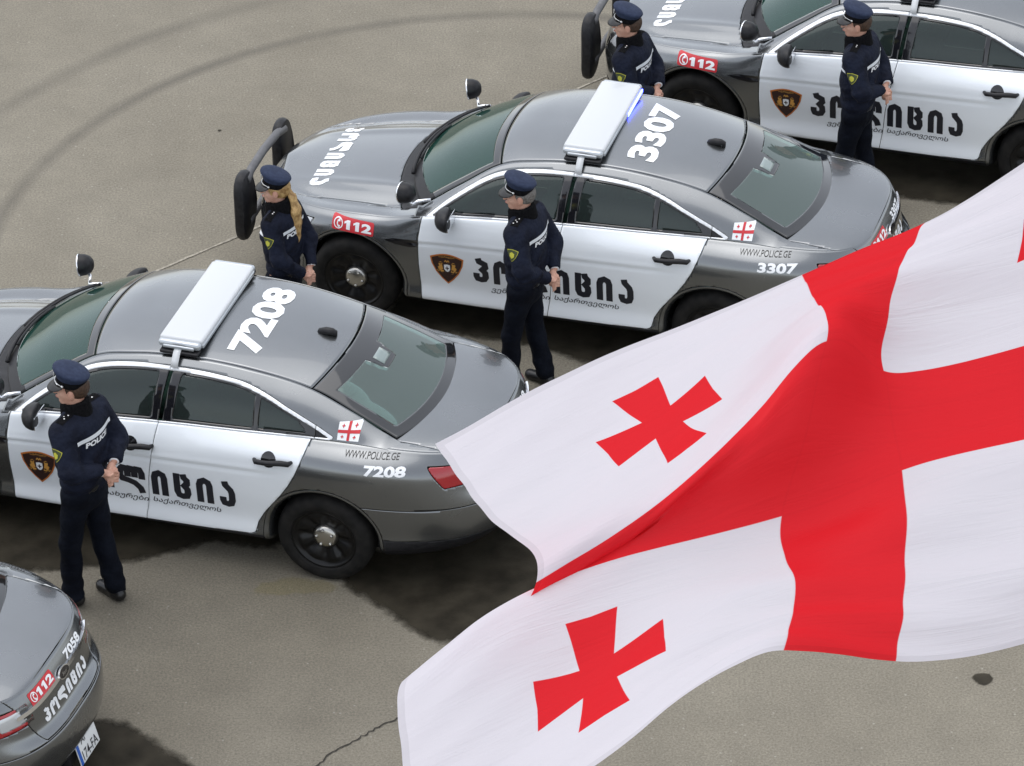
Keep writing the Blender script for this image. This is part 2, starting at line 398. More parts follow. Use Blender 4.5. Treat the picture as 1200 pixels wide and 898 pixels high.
# ---------------------------------------------------------------- the patrol sedan, built once in its own coordinates
DLO = [(.585, .985), (.75, 1.115), (.83, 1.17), (1.096, 1.318), (1.25, 1.362), (1.385, 1.386), (1.717, 1.407), (2.034, 1.402), (2.258, 1.378), (2.429, 1.330), (2.60, 1.262), (2.798, 1.178), (2.93, 1.115), (2.915, 1.098)]
_d = np.array(DLO[:12]); _L = np.r_[0, np.cumsum(np.hypot(*np.diff(_d, axis=0).T))]; _q = np.linspace(0, _L[-1], 90)
DLO = list(zip(pch(_L, _d[:, 0], _q), pch(_L, _d[:, 1], _q)))+[(2.93, 1.115), (2.915, 1.098)]
DLO += [(s_, float(belt_at(s_)[1])+.004) for s_ in (2.8, 2.5, 2.2, 1.9, 1.6, 1.3, 1.0, .8)]
DLO2 = [(a, b-(.011 if i > 90 or i == 0 else 0)) for i, (a, b) in enumerate(DLO)]
DOOR_F = [(.575, 1.5), (.572, .99), (.55, .83), (.545, .6), (.55, .45), (.565, .272), (1.563, .279), (1.583, .45), (1.60, .64), (1.632, .84), (1.667, 1.06), (1.70, 1.5)]
DOOR_R = [(1.70, 1.5), (1.667, 1.06), (1.632, .84), (1.60, .64), (1.583, .45), (1.563, .279), (2.35, .313), (2.385, .332), (2.402, .41), (2.453, .502), (2.52, .595), (2.583, .679), (2.645, .775), (2.697, .874), (2.735, .97), (2.771, 1.08), (2.80, 1.18), (2.8, 1.5)]
AX_F, AX_R, HUBZ, TYR = 0.01, 2.878, .345, .352
ARCH = .438
A3 = lambda V: np.asarray(V, float).reshape(-1, 3)
f_doorf = lambda V: np.where(V[:, 1] != 0, poly_sd(DOOR_F, V[:, 0], V[:, 2]), 9)
f_doorr = lambda V: poly_sd(DOOR_R, V[:, 0], V[:, 2])
f_archf = lambda V: np.where(np.abs(V[:, 1]) > .3, np.hypot(V[:, 0]-AX_F, V[:, 2]-HUBZ)-ARCH, 9)
f_archr = lambda V: np.where(np.abs(V[:, 1]) > .3, np.hypot(V[:, 0]-AX_R, V[:, 2]-HUBZ)-ARCH, 9)
f_sill = lambda V: np.maximum.reduce([V[:, 2]-(.270+np.clip(V[:, 0]-.6, 0, 2)*.021), .25-V[:, 0], V[:, 0]-2.62])
f_brear = lambda V: np.maximum(V[:, 2]-.680, 2.95-V[:, 0])
f_bfront = lambda V: np.maximum(V[:, 2]-.60, V[:, 0]+.2)
f_tail = lambda V: np.maximum.reduce([(.835-V[:, 2]), V[:, 2]-.975-np.clip((3.85-V[:, 0])*.08, 0, .03), .415-np.abs(V[:, 1])+(V[:, 2]-.84)*.15, 3.60+(1.0-V[:, 2])*.75-V[:, 0]])
f_lid = lambda V: np.maximum.reduce([np.abs(V[:, 1])-(.43+(V[:, 2]-.70)*.38), .690-V[:, 2], 3.5-V[:, 0]])
f_headl = lambda V: np.maximum.reduce([.655+np.clip((V[:, 0]+.95)*.16, 0, .2)-V[:, 2], V[:, 2]-(.745+np.clip((V[:, 0]+.95)*.085, 0, .09)), V[:, 0]+.34+(.78-V[:, 2])*.5, .50-np.abs(V[:, 1])])
f_grille = lambda V: np.maximum.reduce([np.abs(V[:, 1])-.46+(.7-V[:, 2])*.2, .46-V[:, 2], V[:, 2]-.69, V[:, 0]+.5])
neg = lambda f: (lambda V: -f(V))
def keep(V, F, *fs, gap=.0028):
    for f in fs:
        if not len(F): return V, F
        V, F = clip(V, F, f(A3(V)), gap)
    return V, F
def loc(V): return [(v[0], -v[1], v[2]) for v in V]
def orient(V, F, ref=(None, 0, .6)):
    """flip all faces of an open shell if they look at the car's middle"""
    A = np.array(V); s = 0
    for f in F[::max(1, len(F)//60)]:
        a, b, c = A[f[0]], A[f[1]], A[f[2]]; n = np.cross(b-a, c-a); m = (a+b+c)/3
        r = np.array([min(max(m[0], .0), 3.2), 0, ref[2]]); s += n@(m-r)
    return V, ([f[::-1] for f in F] if s < 0 else F)
def shell(name, V, F, m, parent, thick=.010, label=None):
    V, F = orient(loc(V), F); return obj(name, V, F, m, parent, thick=thick, label=label)
# --- base surfaces
_S = side_surface(300, 12); nR, nC = _S.shape[:2]
_R = _S.copy(); _R[:, :, 1] *= -1
_full = np.concatenate([_S, _R[:, -2:0:-1]], axis=1); nCf = _full.shape[1]
SV = [tuple(v) for v in _full.reshape(-1, 3)]; SF = [(i*nCf+j, i*nCf+(j+1) % nCf, (i+1)*nCf+(j+1) % nCf, (i+1)*nCf+j) for i in range(nR-1) for j in range(nCf)]
_top = _S[-1]      # shoulder row, left
_o = np.argsort(_top[:, 0])
def shoulder(s): return np.interp(s, _top[_o, 0], _top[_o, 1]), np.interp(s, _top[_o, 0], _top[_o, 2])
def hood_z(s, t):
    ye, ze = shoulder(s); zc = pch([-.96, -.86, -.7, -.45, -.1, .18, .35, .65], [.765, .815, .852, .888, .940, .975, .990, 1.02], s)
    z = ze+np.maximum(zc-ze, 0)*(1-t*t)**1.25
    z = z-.022*np.exp(-((np.abs(t)-.80)/.10)**2)*np.clip((s+.8)/.4, 0, 1)
    return z+.010*np.exp(-((np.abs(t)*ye-.44-.10*(s))/.05)**2)*np.clip((s+.75)/.5, 0, 1)      # two pressed ridges
def deck_z(s, t):
    ye, ze = shoulder(s); zc = pch([3.0, 3.35, 3.6, 3.8, 3.925], [1.11, 1.108, 1.095, 1.072, 1.046], s)
    return ze+(zc-ze)*(1-t**4)
def top_grid(ss, fz, nt_=61):
    T = np.linspace(-1, 1, nt_); V = []
    for s in ss:
        ye, _ = shoulder(s); V += [(s, float(ye*t), float(fz(s, t))) for t in T]
    return V, grid_faces(len(ss), nt_)
_a = np.linspace(0, math.pi/2, 34)
HOODG = top_grid(np.r_[.15-(.15+.838)*np.cos(_a)**.75, np.linspace(.17, .66, 24)], hood_z)
DECKG = top_grid(np.r_[np.linspace(2.95, 3.3, 16), 3.925-(3.925-3.32)*np.cos(_a[::1])[::1]**1.0][:], deck_z) if False else top_grid(np.unique(np.r_[np.linspace(2.95, 3.7, 34), np.linspace(3.7, 3.85, 8), 3.85+.0745*np.sin(_a)]), deck_z)
# fields seen from above (s, |y|)
hood_rear = lambda y: .18+.05*(np.abs(y)/.42)**2.2*.9
HOOD_P = [(-1.2, 0), (-1.2, .50), (-.80, .50), (-.5, .585), (-.3, .617), (-.1, .648), (.1, .675), (.25, .70), (.31, .712), (.36, .700), (.36, .69)]
f_hood = lambda V: np.maximum.reduce([np.abs(V[:, 1])-np.interp(V[:, 0], [-.95, -.80, -.5, -.3, -.1, .1, .25, .34], [.40, .50, .585, .617, .648, .675, .70, .712]), V[:, 0]-np.minimum(.18+.055*(np.abs(V[:, 1])/.42)**2.0, .40), -.905+.30*(np.abs(V[:, 1])/.6)**3-V[:, 0]])
f_cowl = lambda V: np.maximum.reduce([(.18+.055*(np.abs(V[:, 1])/.42)**2.0)-V[:, 0], np.abs(V[:, 1])-.735, V[:, 0]-.62])
base_arc = lambda y: 3.50-.16*(np.abs(y)/.655)**2.1
f_lidtop = lambda V: np.maximum(np.abs(V[:, 1])-np.interp(V[:, 0], [3.3, 3.7, 3.95], [.665, .655, .60]), base_arc(V[:, 1])-.02-V[:, 0])

def build_car():
    root = empty('police_sedan', (0, 0, 0))
    # ---- lower side, nose and tail
    cut = [f_doorf, f_doorr, f_archf, f_archr, f_sill, f_brear, f_bfront, f_tail, f_lid, f_headl, f_grille]
    bodyV, bodyF = keep(SV, SF, *[neg(f) for f in cut])
    hv, hf = keep(*HOODG, neg(f_hood), neg(f_cowl)); dv, df = keep(*DECKG, neg(f_lidtop))
    dv, df = keep(dv, df, lambda V: base_arc(V[:, 1])-.16-V[:, 0]+0*V[:, 1], gap=0)
    # greenhouse sides
    ss = np.unique(np.r_[np.linspace(.50, 3.46, 181)]); tt = np.linspace(0, 1, 26)
    GSV = []
    for s in ss:
        p = gh_side(np.full(26, s), tt); GSV += [tuple(q) for q in p]
    GSF = grid_faces(len(ss), 26)
    f_dlo = lambda V: poly_sd(DLO, V[:, 0], V[:, 2]); f_in = lambda V: poly_sd(DLO2, V[:, 0], V[:, 2])+.021
    pil = keep(GSV, GSF, neg(f_dlo), gap=0)
    chrome = keep(GSV, GSF, f_dlo, neg(f_in), gap=0)
    inner = keep(GSV, GSF, f_in, gap=0)
    both = lambda vf: merge([orient(loc(vf[0]), vf[1]), orient(loc([(a, -b, c) for a, b, c in vf[0]]), vf[1])])
    bV, bF = merge([orient(loc(bodyV), bodyF), orient(loc(hv), hf), orient(loc(dv), df), both(pil)])
    obj('body_shell', bV, bF, M['paint'], root, thick=.010)
    shell('hood', *keep(*HOODG, f_hood), M['paint'], root)
    shell('cowl', *keep(*HOODG, f_cowl), M['black'], root, label='black plastic cowl below the windshield')
    lidv, lidf = keep(*DECKG, f_lidtop, gap=.003); l2v, l2f = keep(SV, SF, f_lid)
    V, F = merge([orient(loc(lidv), lidf), orient(loc(l2v), l2f)]); lid = obj('trunk_lid', V, F, M['paint'], root, thick=.010)
    # ---- doors, both sides
    for sg in (1, -1):
        half = lambda V: -sg*V[:, 1]
        for nm, fd, g0, g1 in (('front_door', f_doorf, .6, 1.66), ('rear_door', f_doorr, 1.72, 2.79)):
            v, f = keep(SV, SF, fd, neg(f_sill)); v, f = keep(v, f, half, gap=0)
            d = shell(nm, v, f, M['white'], root, label='white %s of the grey car' % nm.replace('_', ' '))
            # glass and window frame live in the door
            mir = lambda vf: ([(a, sg*b, c) for a, b, c in vf[0]], vf[1])
            if nm == 'front_door':
                rng = lambda V: np.maximum(.60-V[:, 0], V[:, 0]-1.600-.10*(V[:, 2]-1.05)); chs = lambda V: V[:, 0]-(1.667+.10*(V[:, 2]-1.06))
            else:
                rng = lambda V: np.maximum(1.755+.10*(V[:, 2]-1.05)-V[:, 0], V[:, 0]-2.345); chs = lambda V: np.maximum(1.667+.10*(V[:, 2]-1.06)-V[:, 0], V[:, 0]-2.797)
            fr = lambda V: poly_sd(DLO2, V[:, 0], V[:, 2])+.036
            pane = keep(*inner, rng, fr, gap=0)
            pane = ([(a, b-.008, c) for a, b, c in pane[0]], pane[1])
            shell('window_pane', *mir(pane), M['glass'], d, thick=.004)
            c = keep(*chrome, chs, gap=.0012); c = ([(a, b+.007, z_) for a, b, z_ in c[0]], c[1])
            shell('window_trim', *mir(c), M['satin'], d, thick=.012, label='bright strip round the door window')
            if nm == 'rear_door':
                q = keep(*inner, lambda V: np.maximum(2.385-V[:, 0], V[:, 0]-2.76+(V[:, 2]-1.09)*.9), fr, gap=0); q = ([(a, b-.008, c_) for a, b, c_ in q[0]], q[1])
                shell('quarter_pane', *mir(q), M['glass'], d, thick=.004)
                frm = keep(*inner, lambda V: V[:, 0]-2.797, lambda V: 1.69+.1*(V[:, 2]-1.06)-V[:, 0], gap=.001)
                frm1 = keep(*frm, neg(lambda V: np.maximum(rng(V), fr(V))), neg(lambda V: np.maximum.reduce([2.385-V[:, 0], V[:, 0]-2.76+(V[:, 2]-1.09)*.9, fr(V)])), gap=0)
            else:
                frm = keep(*inner, lambda V: V[:, 0]-(1.66+.1*(V[:, 2]-1.06)), gap=.001)
                frm1 = keep(*frm, neg(lambda V: np.maximum(rng(V), fr(V))), gap=0)
            shell('window_frame', *mir(frm1), M['gloss_black'], d, thick=.02)
            # handle: strap over a cup
            hs0, hz0 = (2.40, .945) if nm == 'rear_door' else (1.37, .895)
            sy = float(side_y(hs0+.1, hz0)[0]); dz = .022 if nm == 'rear_door' else .02
            P = [(hs0, -sg*(sy-.005), hz0), (hs0+.02, -sg*(sy+.028), hz0+.003), (hs0+.10, -sg*(sy+.038), hz0+dz*.5), (hs0+.20, -sg*(sy+.030), hz0+dz), (hs0+.26, -sg*(sy+.026), hz0+dz), (hs0+.275, -sg*(sy-.005), hz0+dz)]
            hv_, hf_ = tube(P, [.014, .018, .019, .021, .020, .012], 10)
            h = obj('door_handle', hv_, hf_, M['black'], d)
            cv, cf = ring2d(.0, .055, 24); V_, F_ = drape(cv, cf, (hs0+.105, -sg*sy, hz0+.012), (1, 0, 0), (0, 0, 1), (0, sg, 0), SIDE_BVH, .002)
            obj('handle_cup', V_, F_, M['gloss_black'], d)
    # quarter trim tip
    tips = []
    for sg in (1, -1):
        c = keep(*merge([chrome, ([], [])]), lambda V: 2.799-V[:, 0], gap=.001); tips.append(orient(loc([(a, sg*(b+.006), z_) for a, b, z_ in c[0]]), c[1]))
        c2 = keep(*inner, lambda V: 2.799-V[:, 0], gap=.001); 
        if c2[1]: shell('quarter_trim', [(a, sg*b, z_) for a, b, z_ in c2[0]], c2[1], M['black'], root)
    for V, F in tips: obj('trim_tip', V, F, M['satin'], root, thick=.01)
    # ---- wheel arch flares
    for ax_ in (AX_F, AX_R):
        for sg in (1, -1):
            V = []; n = 56; a0, a1 = math.radians(-13), math.radians(193)
            for k in range(n+1):
                a = a0+(a1-a0)*k/n
                sy = None
                for r, dy in ((ARCH-.002, 0), (ARCH-.012, .003), (ARCH-.030, -.012), (ARCH-.046, -.034), (ARCH-.05, -.06), (ARCH-.05, -.30)):
                    s = ax_+r*math.cos(a); z = HUBZ+r*math.sin(a); 
                    if sy is None: sy = float(side_y(ax_+ARCH*math.cos(a), max(z, .245))[0])
                    V.append((s, sg*(sy+dy), z))
            F = grid_faces(n+1, 6); V = loc(V); s0 = 0
            for f in F[:6]:
                a, b, c = (Vector(V[i]) for i in f[:3]); 
            aa, bb, cc = (Vector(V[i]) for i in F[2][:3]); 
            if (bb-aa).cross(cc-aa).y*(-sg) < 0: F = [f[::-1] for f in F]
            obj('wheel_arch', V, F, M['paint'], root)
    # ---- sills, bumpers, lamps, grille
    for sg in (1, -1): shell('sill', *keep(SV, SF, f_sill, neg(f_archf), neg(f_archr), lambda V: -sg*V[:, 1]), M['black'], root)
    f_val = lambda V: np.maximum(V[:, 2]-.415, 2.95-V[:, 0]); f_valf = lambda V: np.maximum(V[:, 2]-.34, V[:, 0]+.2)
    shell('rear_bumper', *keep(SV, SF, f_brear, neg(f_archr), neg(f_val)), M['paint'], root)
    shell('rear_valance', *keep(SV, SF, f_val, neg(f_archr)), M['black'], root, label='black lower edge of the rear bumper')
    shell('front_bumper', *keep(SV, SF, f_bfront, neg(f_archf), neg(f_valf), neg(f_grille)), M['paint'], root)
    shell('front_valance', *keep(SV, SF, f_valf, neg(f_archf)), M['black'], root)
    shell('grille', *keep(SV, SF, f_grille), M['gloss_black'], root)
    for sg in (1, -1):
        v, f = keep(SV, SF, f_tail, lambda V: -sg*V[:, 1]); rev = lambda V: np.maximum.reduce([.862-V[:, 2], V[:, 2]-.955, .44-np.abs(V[:, 1]), np.abs(V[:, 1])-.66])
        t = shell('taillight', *keep(v, f, neg(rev), gap=0), M['red_lens'], root, thick=.02)
        shell('reversing_lens', *keep(v, f, rev, gap=.001), M['clear_lens'], t, thick=.02)
        v, f = keep(SV, SF, f_headl, lambda V: -sg*V[:, 1]); shell('headlight', v, f, M['clear_lens'], root, thick=.02)
    # ---- roof, windshield, rear glass (with dark printed borders)
    def gh(g0, g1, t1, n=40, nt_=61):
        V = []
        for g in np.linspace(g0, g1, n): V += [tuple(q) for q in gh_top(np.full(nt_, g), np.linspace(-t1, t1, nt_))]
        G = np.repeat(np.linspace(g0, g1, n), nt_); T = np.tile(np.linspace(-1, 1, nt_), n)
        return V, grid_faces(n, nt_)
    v, f = gh(2.02, 5.985, .985, 80); shell('roof', v, f, M['paint'], root, thick=.012)
    for nm, g0, g1, gl in (('windshield', .02, 1.985, 'glass_w'), ('rear_window', 6.015, 8.0, 'glass_r')):
        def isc(a0, a1, hw0, hw1, V_=None):
            return None
        n, nt_ = 50, 71; G = np.linspace(g0, g1, n); T = np.linspace(-.985, .985, nt_)
        V = []; GG = []; TT = []
        for g in G:
            V += [tuple(q) for q in gh_top(np.full(nt_, g), T)]; GG += [g]*nt_; TT += list(T)
        # carry (g,t) alongside by clipping in parameter space first
        P = [(g, t, 0.) for g, t in zip(GG, TT)]; F = grid_faces(n, nt_)
        if nm == 'windshield': fld = lambda Q: np.maximum.reduce([np.abs(Q[:, 1])-.91, .20+.10*np.abs(Q[:, 1])**2-Q[:, 0], Q[:, 0]-1.80])
        else: fld = lambda Q: np.maximum.reduce([np.abs(Q[:, 1])-.86, 6.36+.42*np.clip((.22-np.abs(Q[:, 1]))/.07, 0, 1)-Q[:, 0], Q[:, 0]-7.72])
        rnd = fld
        for part, m_, ff in ((nm, gl, rnd), ('glass_border', 'frit', neg(rnd))):
            q, f = keep(P, F, ff, gap=0); q = A3(q); vv = gh_top(q[:, 0], q[:, 1])
            o = shell(part, [tuple(a) for a in vv], f, M[m_], root if part == nm else keepo, thick=.004)
            if part == nm: keepo = o
            elif nm == 'windshield':
                o.data.materials.append(M['black'])
                for pf in o.data.polygons:
                    if sum(q[i, 0] for i in pf.vertices)/len(pf.vertices) < .34: pf.material_index = 1
    Gb, Tb = np.meshgrid(np.linspace(6.44, 6.68, 4), np.linspace(-.12, .12, 7), indexing='ij'); vb = gh_top(Gb.ravel(), Tb.ravel()); shell('brake_light', [(a, b, c+.003) for a, b, c in vb], grid_faces(4, 7), M['lamp_grey'], root, thick=.003, label='pale high brake light behind the rear window')
    # antenna
    V, F = tube([(2.555, 0, 1.432), (2.575, 0, 1.452), (2.62, 0, 1.462), (2.665, 0, 1.462), (2.685, 0, 1.455), (2.69, 0, 1.43)], [.010, .022, .028, .026, .022, .012], 12)
    obj('antenna', V, F, M['black'], root)
    # ---- floor pan and inner dark hull
    ob = merge([rbox(-.70, 3.45, -.72, .72, .19, .30, .03), rbox(.44, 2.42, -.80, .80, .20, .32, .02), rbox(-.80, .22, -.56, .56, .28, .74, .05), rbox(3.42, 3.86, -.55, .55, .3, .92, .05)]); obj('underbody', *ob, M['under'], root)
    # ---- cabin
    obj('dashboard', *merge([rbox(.34, .86, -.70, .70, .72, .955, .06), rbox(.50, .80, .14, .58, .94, 1.0, .04)]), M['interior'], root)
    for sg in (1, -1):
        obj('front_seat', *merge([rbox(1.15, 1.66, sg*.37-.25, sg*.37+.25, .40, .60, .06), xf(rbox(-.07, .07, sg*.37-.24, sg*.37+.24, 0, .60, .06), Matrix.Translation((1.68, 0, .52)) @ Matrix.Rotation(math.radians(16), 4, 'Y')), xf(rbox(-.04, .04, sg*.37-.12, sg*.37+.12, .62, .78, .035), Matrix.Translation((1.68, 0, .52)) @ Matrix.Rotation(math.radians(16), 4, 'Y'))]), M['seat'], root)
    obj('rear_seat', *merge([rbox(2.1, 2.62, -.62, .62, .38, .62, .07), xf(rbox(-.07, .07, -.62, .62, 0, .52, .06), Matrix.Translation((2.66, 0, .52)) @ Matrix.Rotation(math.radians(20), 4, 'Y'))] + [xf(rbox(-.04, .04, y-.12, y+.12, .5, .64, .035), Matrix.Translation((2.66, 0, .52)) @ Matrix.Rotation(math.radians(20), 4, 'Y')) for y in (-.4, .4)]), M['seat'], root)
    obj('parcel_shelf', *rbox(2.84, 3.44, -.60, .60, .99, 1.02, .012), M['shelf'], root)
    tv = []; n = 28
    for k in range(n+1):
        a = 2*math.pi*k/n; tv.append((.96+.18*math.sin(a)*.35, -.37+.185*math.cos(a), .93+.18*math.sin(a)))
    obj('steering_wheel', *merge([tube(tv, .014, 8, False), tube([(.96, -.55, .93), (.95, -.37, .92), (.96, -.19, .93)], .016, 6), tube([(.95, -.37, .92), (.8, -.37, .85)], .03, 8)]), M['black'], root)
    obj('rear_view_mirror', *rbox(1.0, 1.02, -.12, .12, 1.30, 1.36, .009), M['black'], root)
    # ---- wipers
    for (ga, ta, gb, tb) in ((-.06, -.50, .22, .40), (-.06, .10, .26, .93)):
        pts = []
        for k in range(9):
            u = k/8; q_ = gh_top(np.array([ga+(gb-ga)*u**.6]), np.array([-(ta+(tb-ta)*u)]))[0]; pts.append((q_[0], -q_[1], q_[2]+.018+.014*math.sin(math.pi*u)))
        obj('wiper', *merge([tube(pts, [.016]*3+[.012]*6, 6), tube([(a+.03, b, c+.01) for a, b, c in pts[2:]], .010, 6)]), M['black'], root)
    # ---- door mirrors
    for sg in (1, -1):
        bm = bmesh.new(); bmesh.ops.create_uvsphere(bm, u_segments=20, v_segments=14, radius=1)
        V = []
        for v in bm.verts:
            x, y, z = v.co; x = max(x, -1); xs = x*(.085 if x < 0 else .028); yy = y*.115*(1-.15*(z < 0)*abs(z)); zz = (np.sign(z)*abs(z)**.8)*.078
            V.append((.80+xs*1.15+.02*y, -sg*(1.005-.04*(sg < 0)+yy*1.15), 1.045-.055*(sg < 0)+zz*1.18+.012*y))
        F = [tuple(v.index for v in f.verts) for f in bm.faces]; bm.free(); V, F = fixn((V, F))
        mr = obj('door_mirror', V, F, M['black'], root)
        obj('mirror_arm', *tube([(.79, -sg*.86, 1.015), (.80, -sg*.93, 1.03), (.80, -sg*.97, 1.03)], [.030, .026, .03], 8), M['black'], mr)
        _dz = -.055*(sg < 0); obj('mirror_glass', *rbox(.828, .835, *sorted((-sg*(.905+_dz*.7), -sg*(1.10+_dz*.7))), .99+_dz, 1.095+_dz, .003), M['chrome'], mr)
        # spotlight on the windshield pillar
        by = .79 if sg > 0 else .76
        c = Vector((.42, -sg*.835, 1.13)) if sg > 0 else Vector((.40, .90, 1.115))
        prof = [(.001, .075), (.035, .070), (.062, .050), (.078, .015), (.082, -.02), (.084, -.030), (.080, -.034)]
        V, F = lathe([(r, a) for r, a in prof], 28, 'x', (0, 0, 0)); R = Matrix.Translation(c) @ Matrix.Rotation(math.radians(-12*sg), 4, 'Z') @ Matrix.Rotation(math.radians(-8), 4, 'Y')
        sp = obj('spotlight', *fixn(xf((V, F), R)), M['black'], root)
        V, F = lathe([(.086, -.028), (.088, -.036), (.078, -.040), (.070, -.036), (.001, -.034)], 28, 'x'); obj('lamp_lens', *fixn(xf((V, F), R)), M['chrome'], sp)
        obj('spotlight_arm', *tube([tuple(c+Vector((.03, 0, -.06))), tuple(c+Vector((.045, .0, -.095))), (.50, -sg*by, 1.045), (.60, -sg*(by-.01), 1.07)], [.011, .014, .015, .012], 8), M['chrome'], sp)
    # ---- push bumper
    pb = []
    for sg in (1, -1):
        # upright pad: rounded plate
        P = []
        for k in range(28):
            a = 2*math.pi*k/28; ca, sa = math.cos(a), math.sin(a); P.append((math.copysign(abs(ca)**.72, ca)*.15, math.copysign(abs(sa)**.72, sa)*.295))
        V = []; 
        for x, sc in ((-.045, .86), (-.035, .96), (-.01, 1), (.01, 1), (.035, .96), (.045, .86)):
            V += [(-1.045+x+.02*0-(abs(z_)*.06), -sg*.435+y*sc, .565+z_*sc) for y, z_ in P]
        n = 28; F = [(i*n+k, i*n+(k+1) % n, (i+1)*n+(k+1) % n, (i+1)*n+k) for i in range(5) for k in range(n)]+[tuple(range(n)), tuple(range(5*n, 6*n))]
        obj('push_pad', *fixn((V, F)), M['black'], root, autosmooth=40)
    obj('push_bar', *merge([tube([(-1.03, -.43, .79), (-1.045, -.3, .81), (-1.05, 0, .82), (-1.045, .3, .81), (-1.03, .43, .79)], .034, 12), tube([(-1.03, -.43, .42), (-1.04, 0, .43), (-1.03, .43, .42)], .03, 10)]), M['bar_grey'], root, label='grey metal cross bars of the push bumper')
    # ---- light bar
    bar = obj('light_bar', *fixn(rbox(1.575, 1.895, -.525, .525, 1.515, 1.566, .020, 3)), M['bar_white'], root, autosmooth=50, label='long white roof light bar')
    lens = obj('bar_lens', *merge([rbox(1.568, 1.902, -.52, .52, 1.500, 1.534, .010, 2)]+[rbox(1.578, 1.892, *sorted((sg*.515, sg*.572)), 1.500, 1.556, .024, 4) for sg in (1, -1)]+[rbox(1.62, 1.85, *sorted((sg*.56, sg*.582)), 1.503, 1.53, .008, 2) for sg in (1, -1)]), M['bar_lens'], bar, label='clear ribbed lens round the foot of the bar')
    obj('bar_foot', *merge([rbox(1.62, 1.86, -.52, -.44, 1.455, 1.502, .01), rbox(1.62, 1.86, .44, .52, 1.455, 1.502, .01), rbox(1.60, 1.88, -.60, -.52, 1.47, 1.495, .008), rbox(1.60, 1.88, .52, .60, 1.47, 1.495, .008)]), M['black'], bar)
    for sg in (1, -1):
        V = []; 
        for y, z in ((.555, 1.512), (.60, 1.492), (.640, 1.447), (.668, 1.408)):
            V += [(1.705, -sg*y, z), (1.757, -sg*y, z)]
        obj('bar_strap', V, [(0, 1, 3, 2), (2, 3, 5, 4), (4, 5, 7, 6)], M['bar_white'], bar, thick=.004)
    # ---- wheels
    first = {}
    for ax_ in (AX_F, AX_R):
        for sg in (1, -1):
            if not first:
                wheel_y = 0
                rp = [(.001, -.052), (.055, -.050), (.085, -.058), (.115, -.040), (.165, -.022), (.195, -.018), (.212, -.030), (.222, -.006), (.236, .0), (.240, -.004), (.238, -.02), (.225, -.03), (.215, -.12), (.225, -.2)]
                V, F = lathe(rp, 60, 'y')
                V = [list(v) for v in V]
                for v in V:     # ten pressed windows between the spokes
                    r = math.hypot(v[0], v[2]); a = math.atan2(v[2], v[0])
                    if .10 < r < .20: v[1] -= .035*max(0, math.cos(a*8))**.6*math.exp(-((r-.150)/.035)**2)
                wh = obj('wheel', *fixn((V, F)), M['rim'], root)
                tp = [(.238, -.012), (.240, .004), (.252, .010), (.280, .016), (.305, .013), (.325, .002), (.342, -.018), (.350, -.045), (TYR, -.08), (TYR, -.16), (.345, -.20), (.30, -.235), (.24, -.22)]
                ty = obj('tyre', *fixn(lathe(tp, 72, 'y')), M['rubber'], wh)
                hv_, hf_ = fixn(lathe([(.001, -.012), (.035, -.012), (.066, -.018), (.086, -.030), (.090, -.055)], 28, 'y'))
                bolts = [fixn(lathe([(.001, -.004), (.008, -.005), (.012, -.010), (.013, -.030)], 10, 'y', (.060*math.cos(k*2*math.pi/5+.3), 0, .060*math.sin(k*2*math.pi/5+.3)))) for k in range(5)]
                hc = obj('hub_cap', *merge([(hv_, hf_)]+bolts), M['chrome'], wh); hc.data.materials[0] = M['cap']
                first['w'] = (wh, ty, hc)
            else:
                wh, ty, hc = (o.copy() for o in first['w'])
                for o in (wh, ty, hc): COL.objects.link(o)
                wh.parent = root; ty.parent = wh; hc.parent = wh
            # outer face points along +y in wheel space; left side of the car is -y
            wh.location = (ax_, -sg*.925, HUBZ); wh.rotation_euler = (0, random.uniform(0, 6), math.pi if sg > 0 else 0)
    return root
M['lamp_grey'] = mat('lamp_grey', (.20, .25, .24), .15, 0, 1.0)
M['cap'] = mat('hub_cap_metal', (.50, .49, .46), .28, 1)
SIDE_BVH = BVHTree.FromPolygons([(a, -b, c) for a, b, c in SV], SF)
def _bvh(vf): return BVHTree.FromPolygons([(a, -b, c) for a, b, c in vf[0]], vf[1])
_gv = [tuple(q) for g in np.linspace(2, 6, 60) for q in gh_top(np.full(41, g), np.linspace(-1, 1, 41))]
ROOF_BVH = _bvh((_gv, grid_faces(60, 41))); HOOD_BVH = _bvh(HOODG)
_gs = [tuple(q) for s in np.linspace(.5, 3.5, 151) for q in gh_side(np.full(26, s), np.linspace(0, 1, 26))]
_gb = BVHTree.FromPolygons([(a, -b, c) for a, b, c in SV]+[(a, -b, c) for a, b, c in _gs], SF+[tuple(i+len(SV) for i in f) for f in grid_faces(151, 26)])

car = build_car()

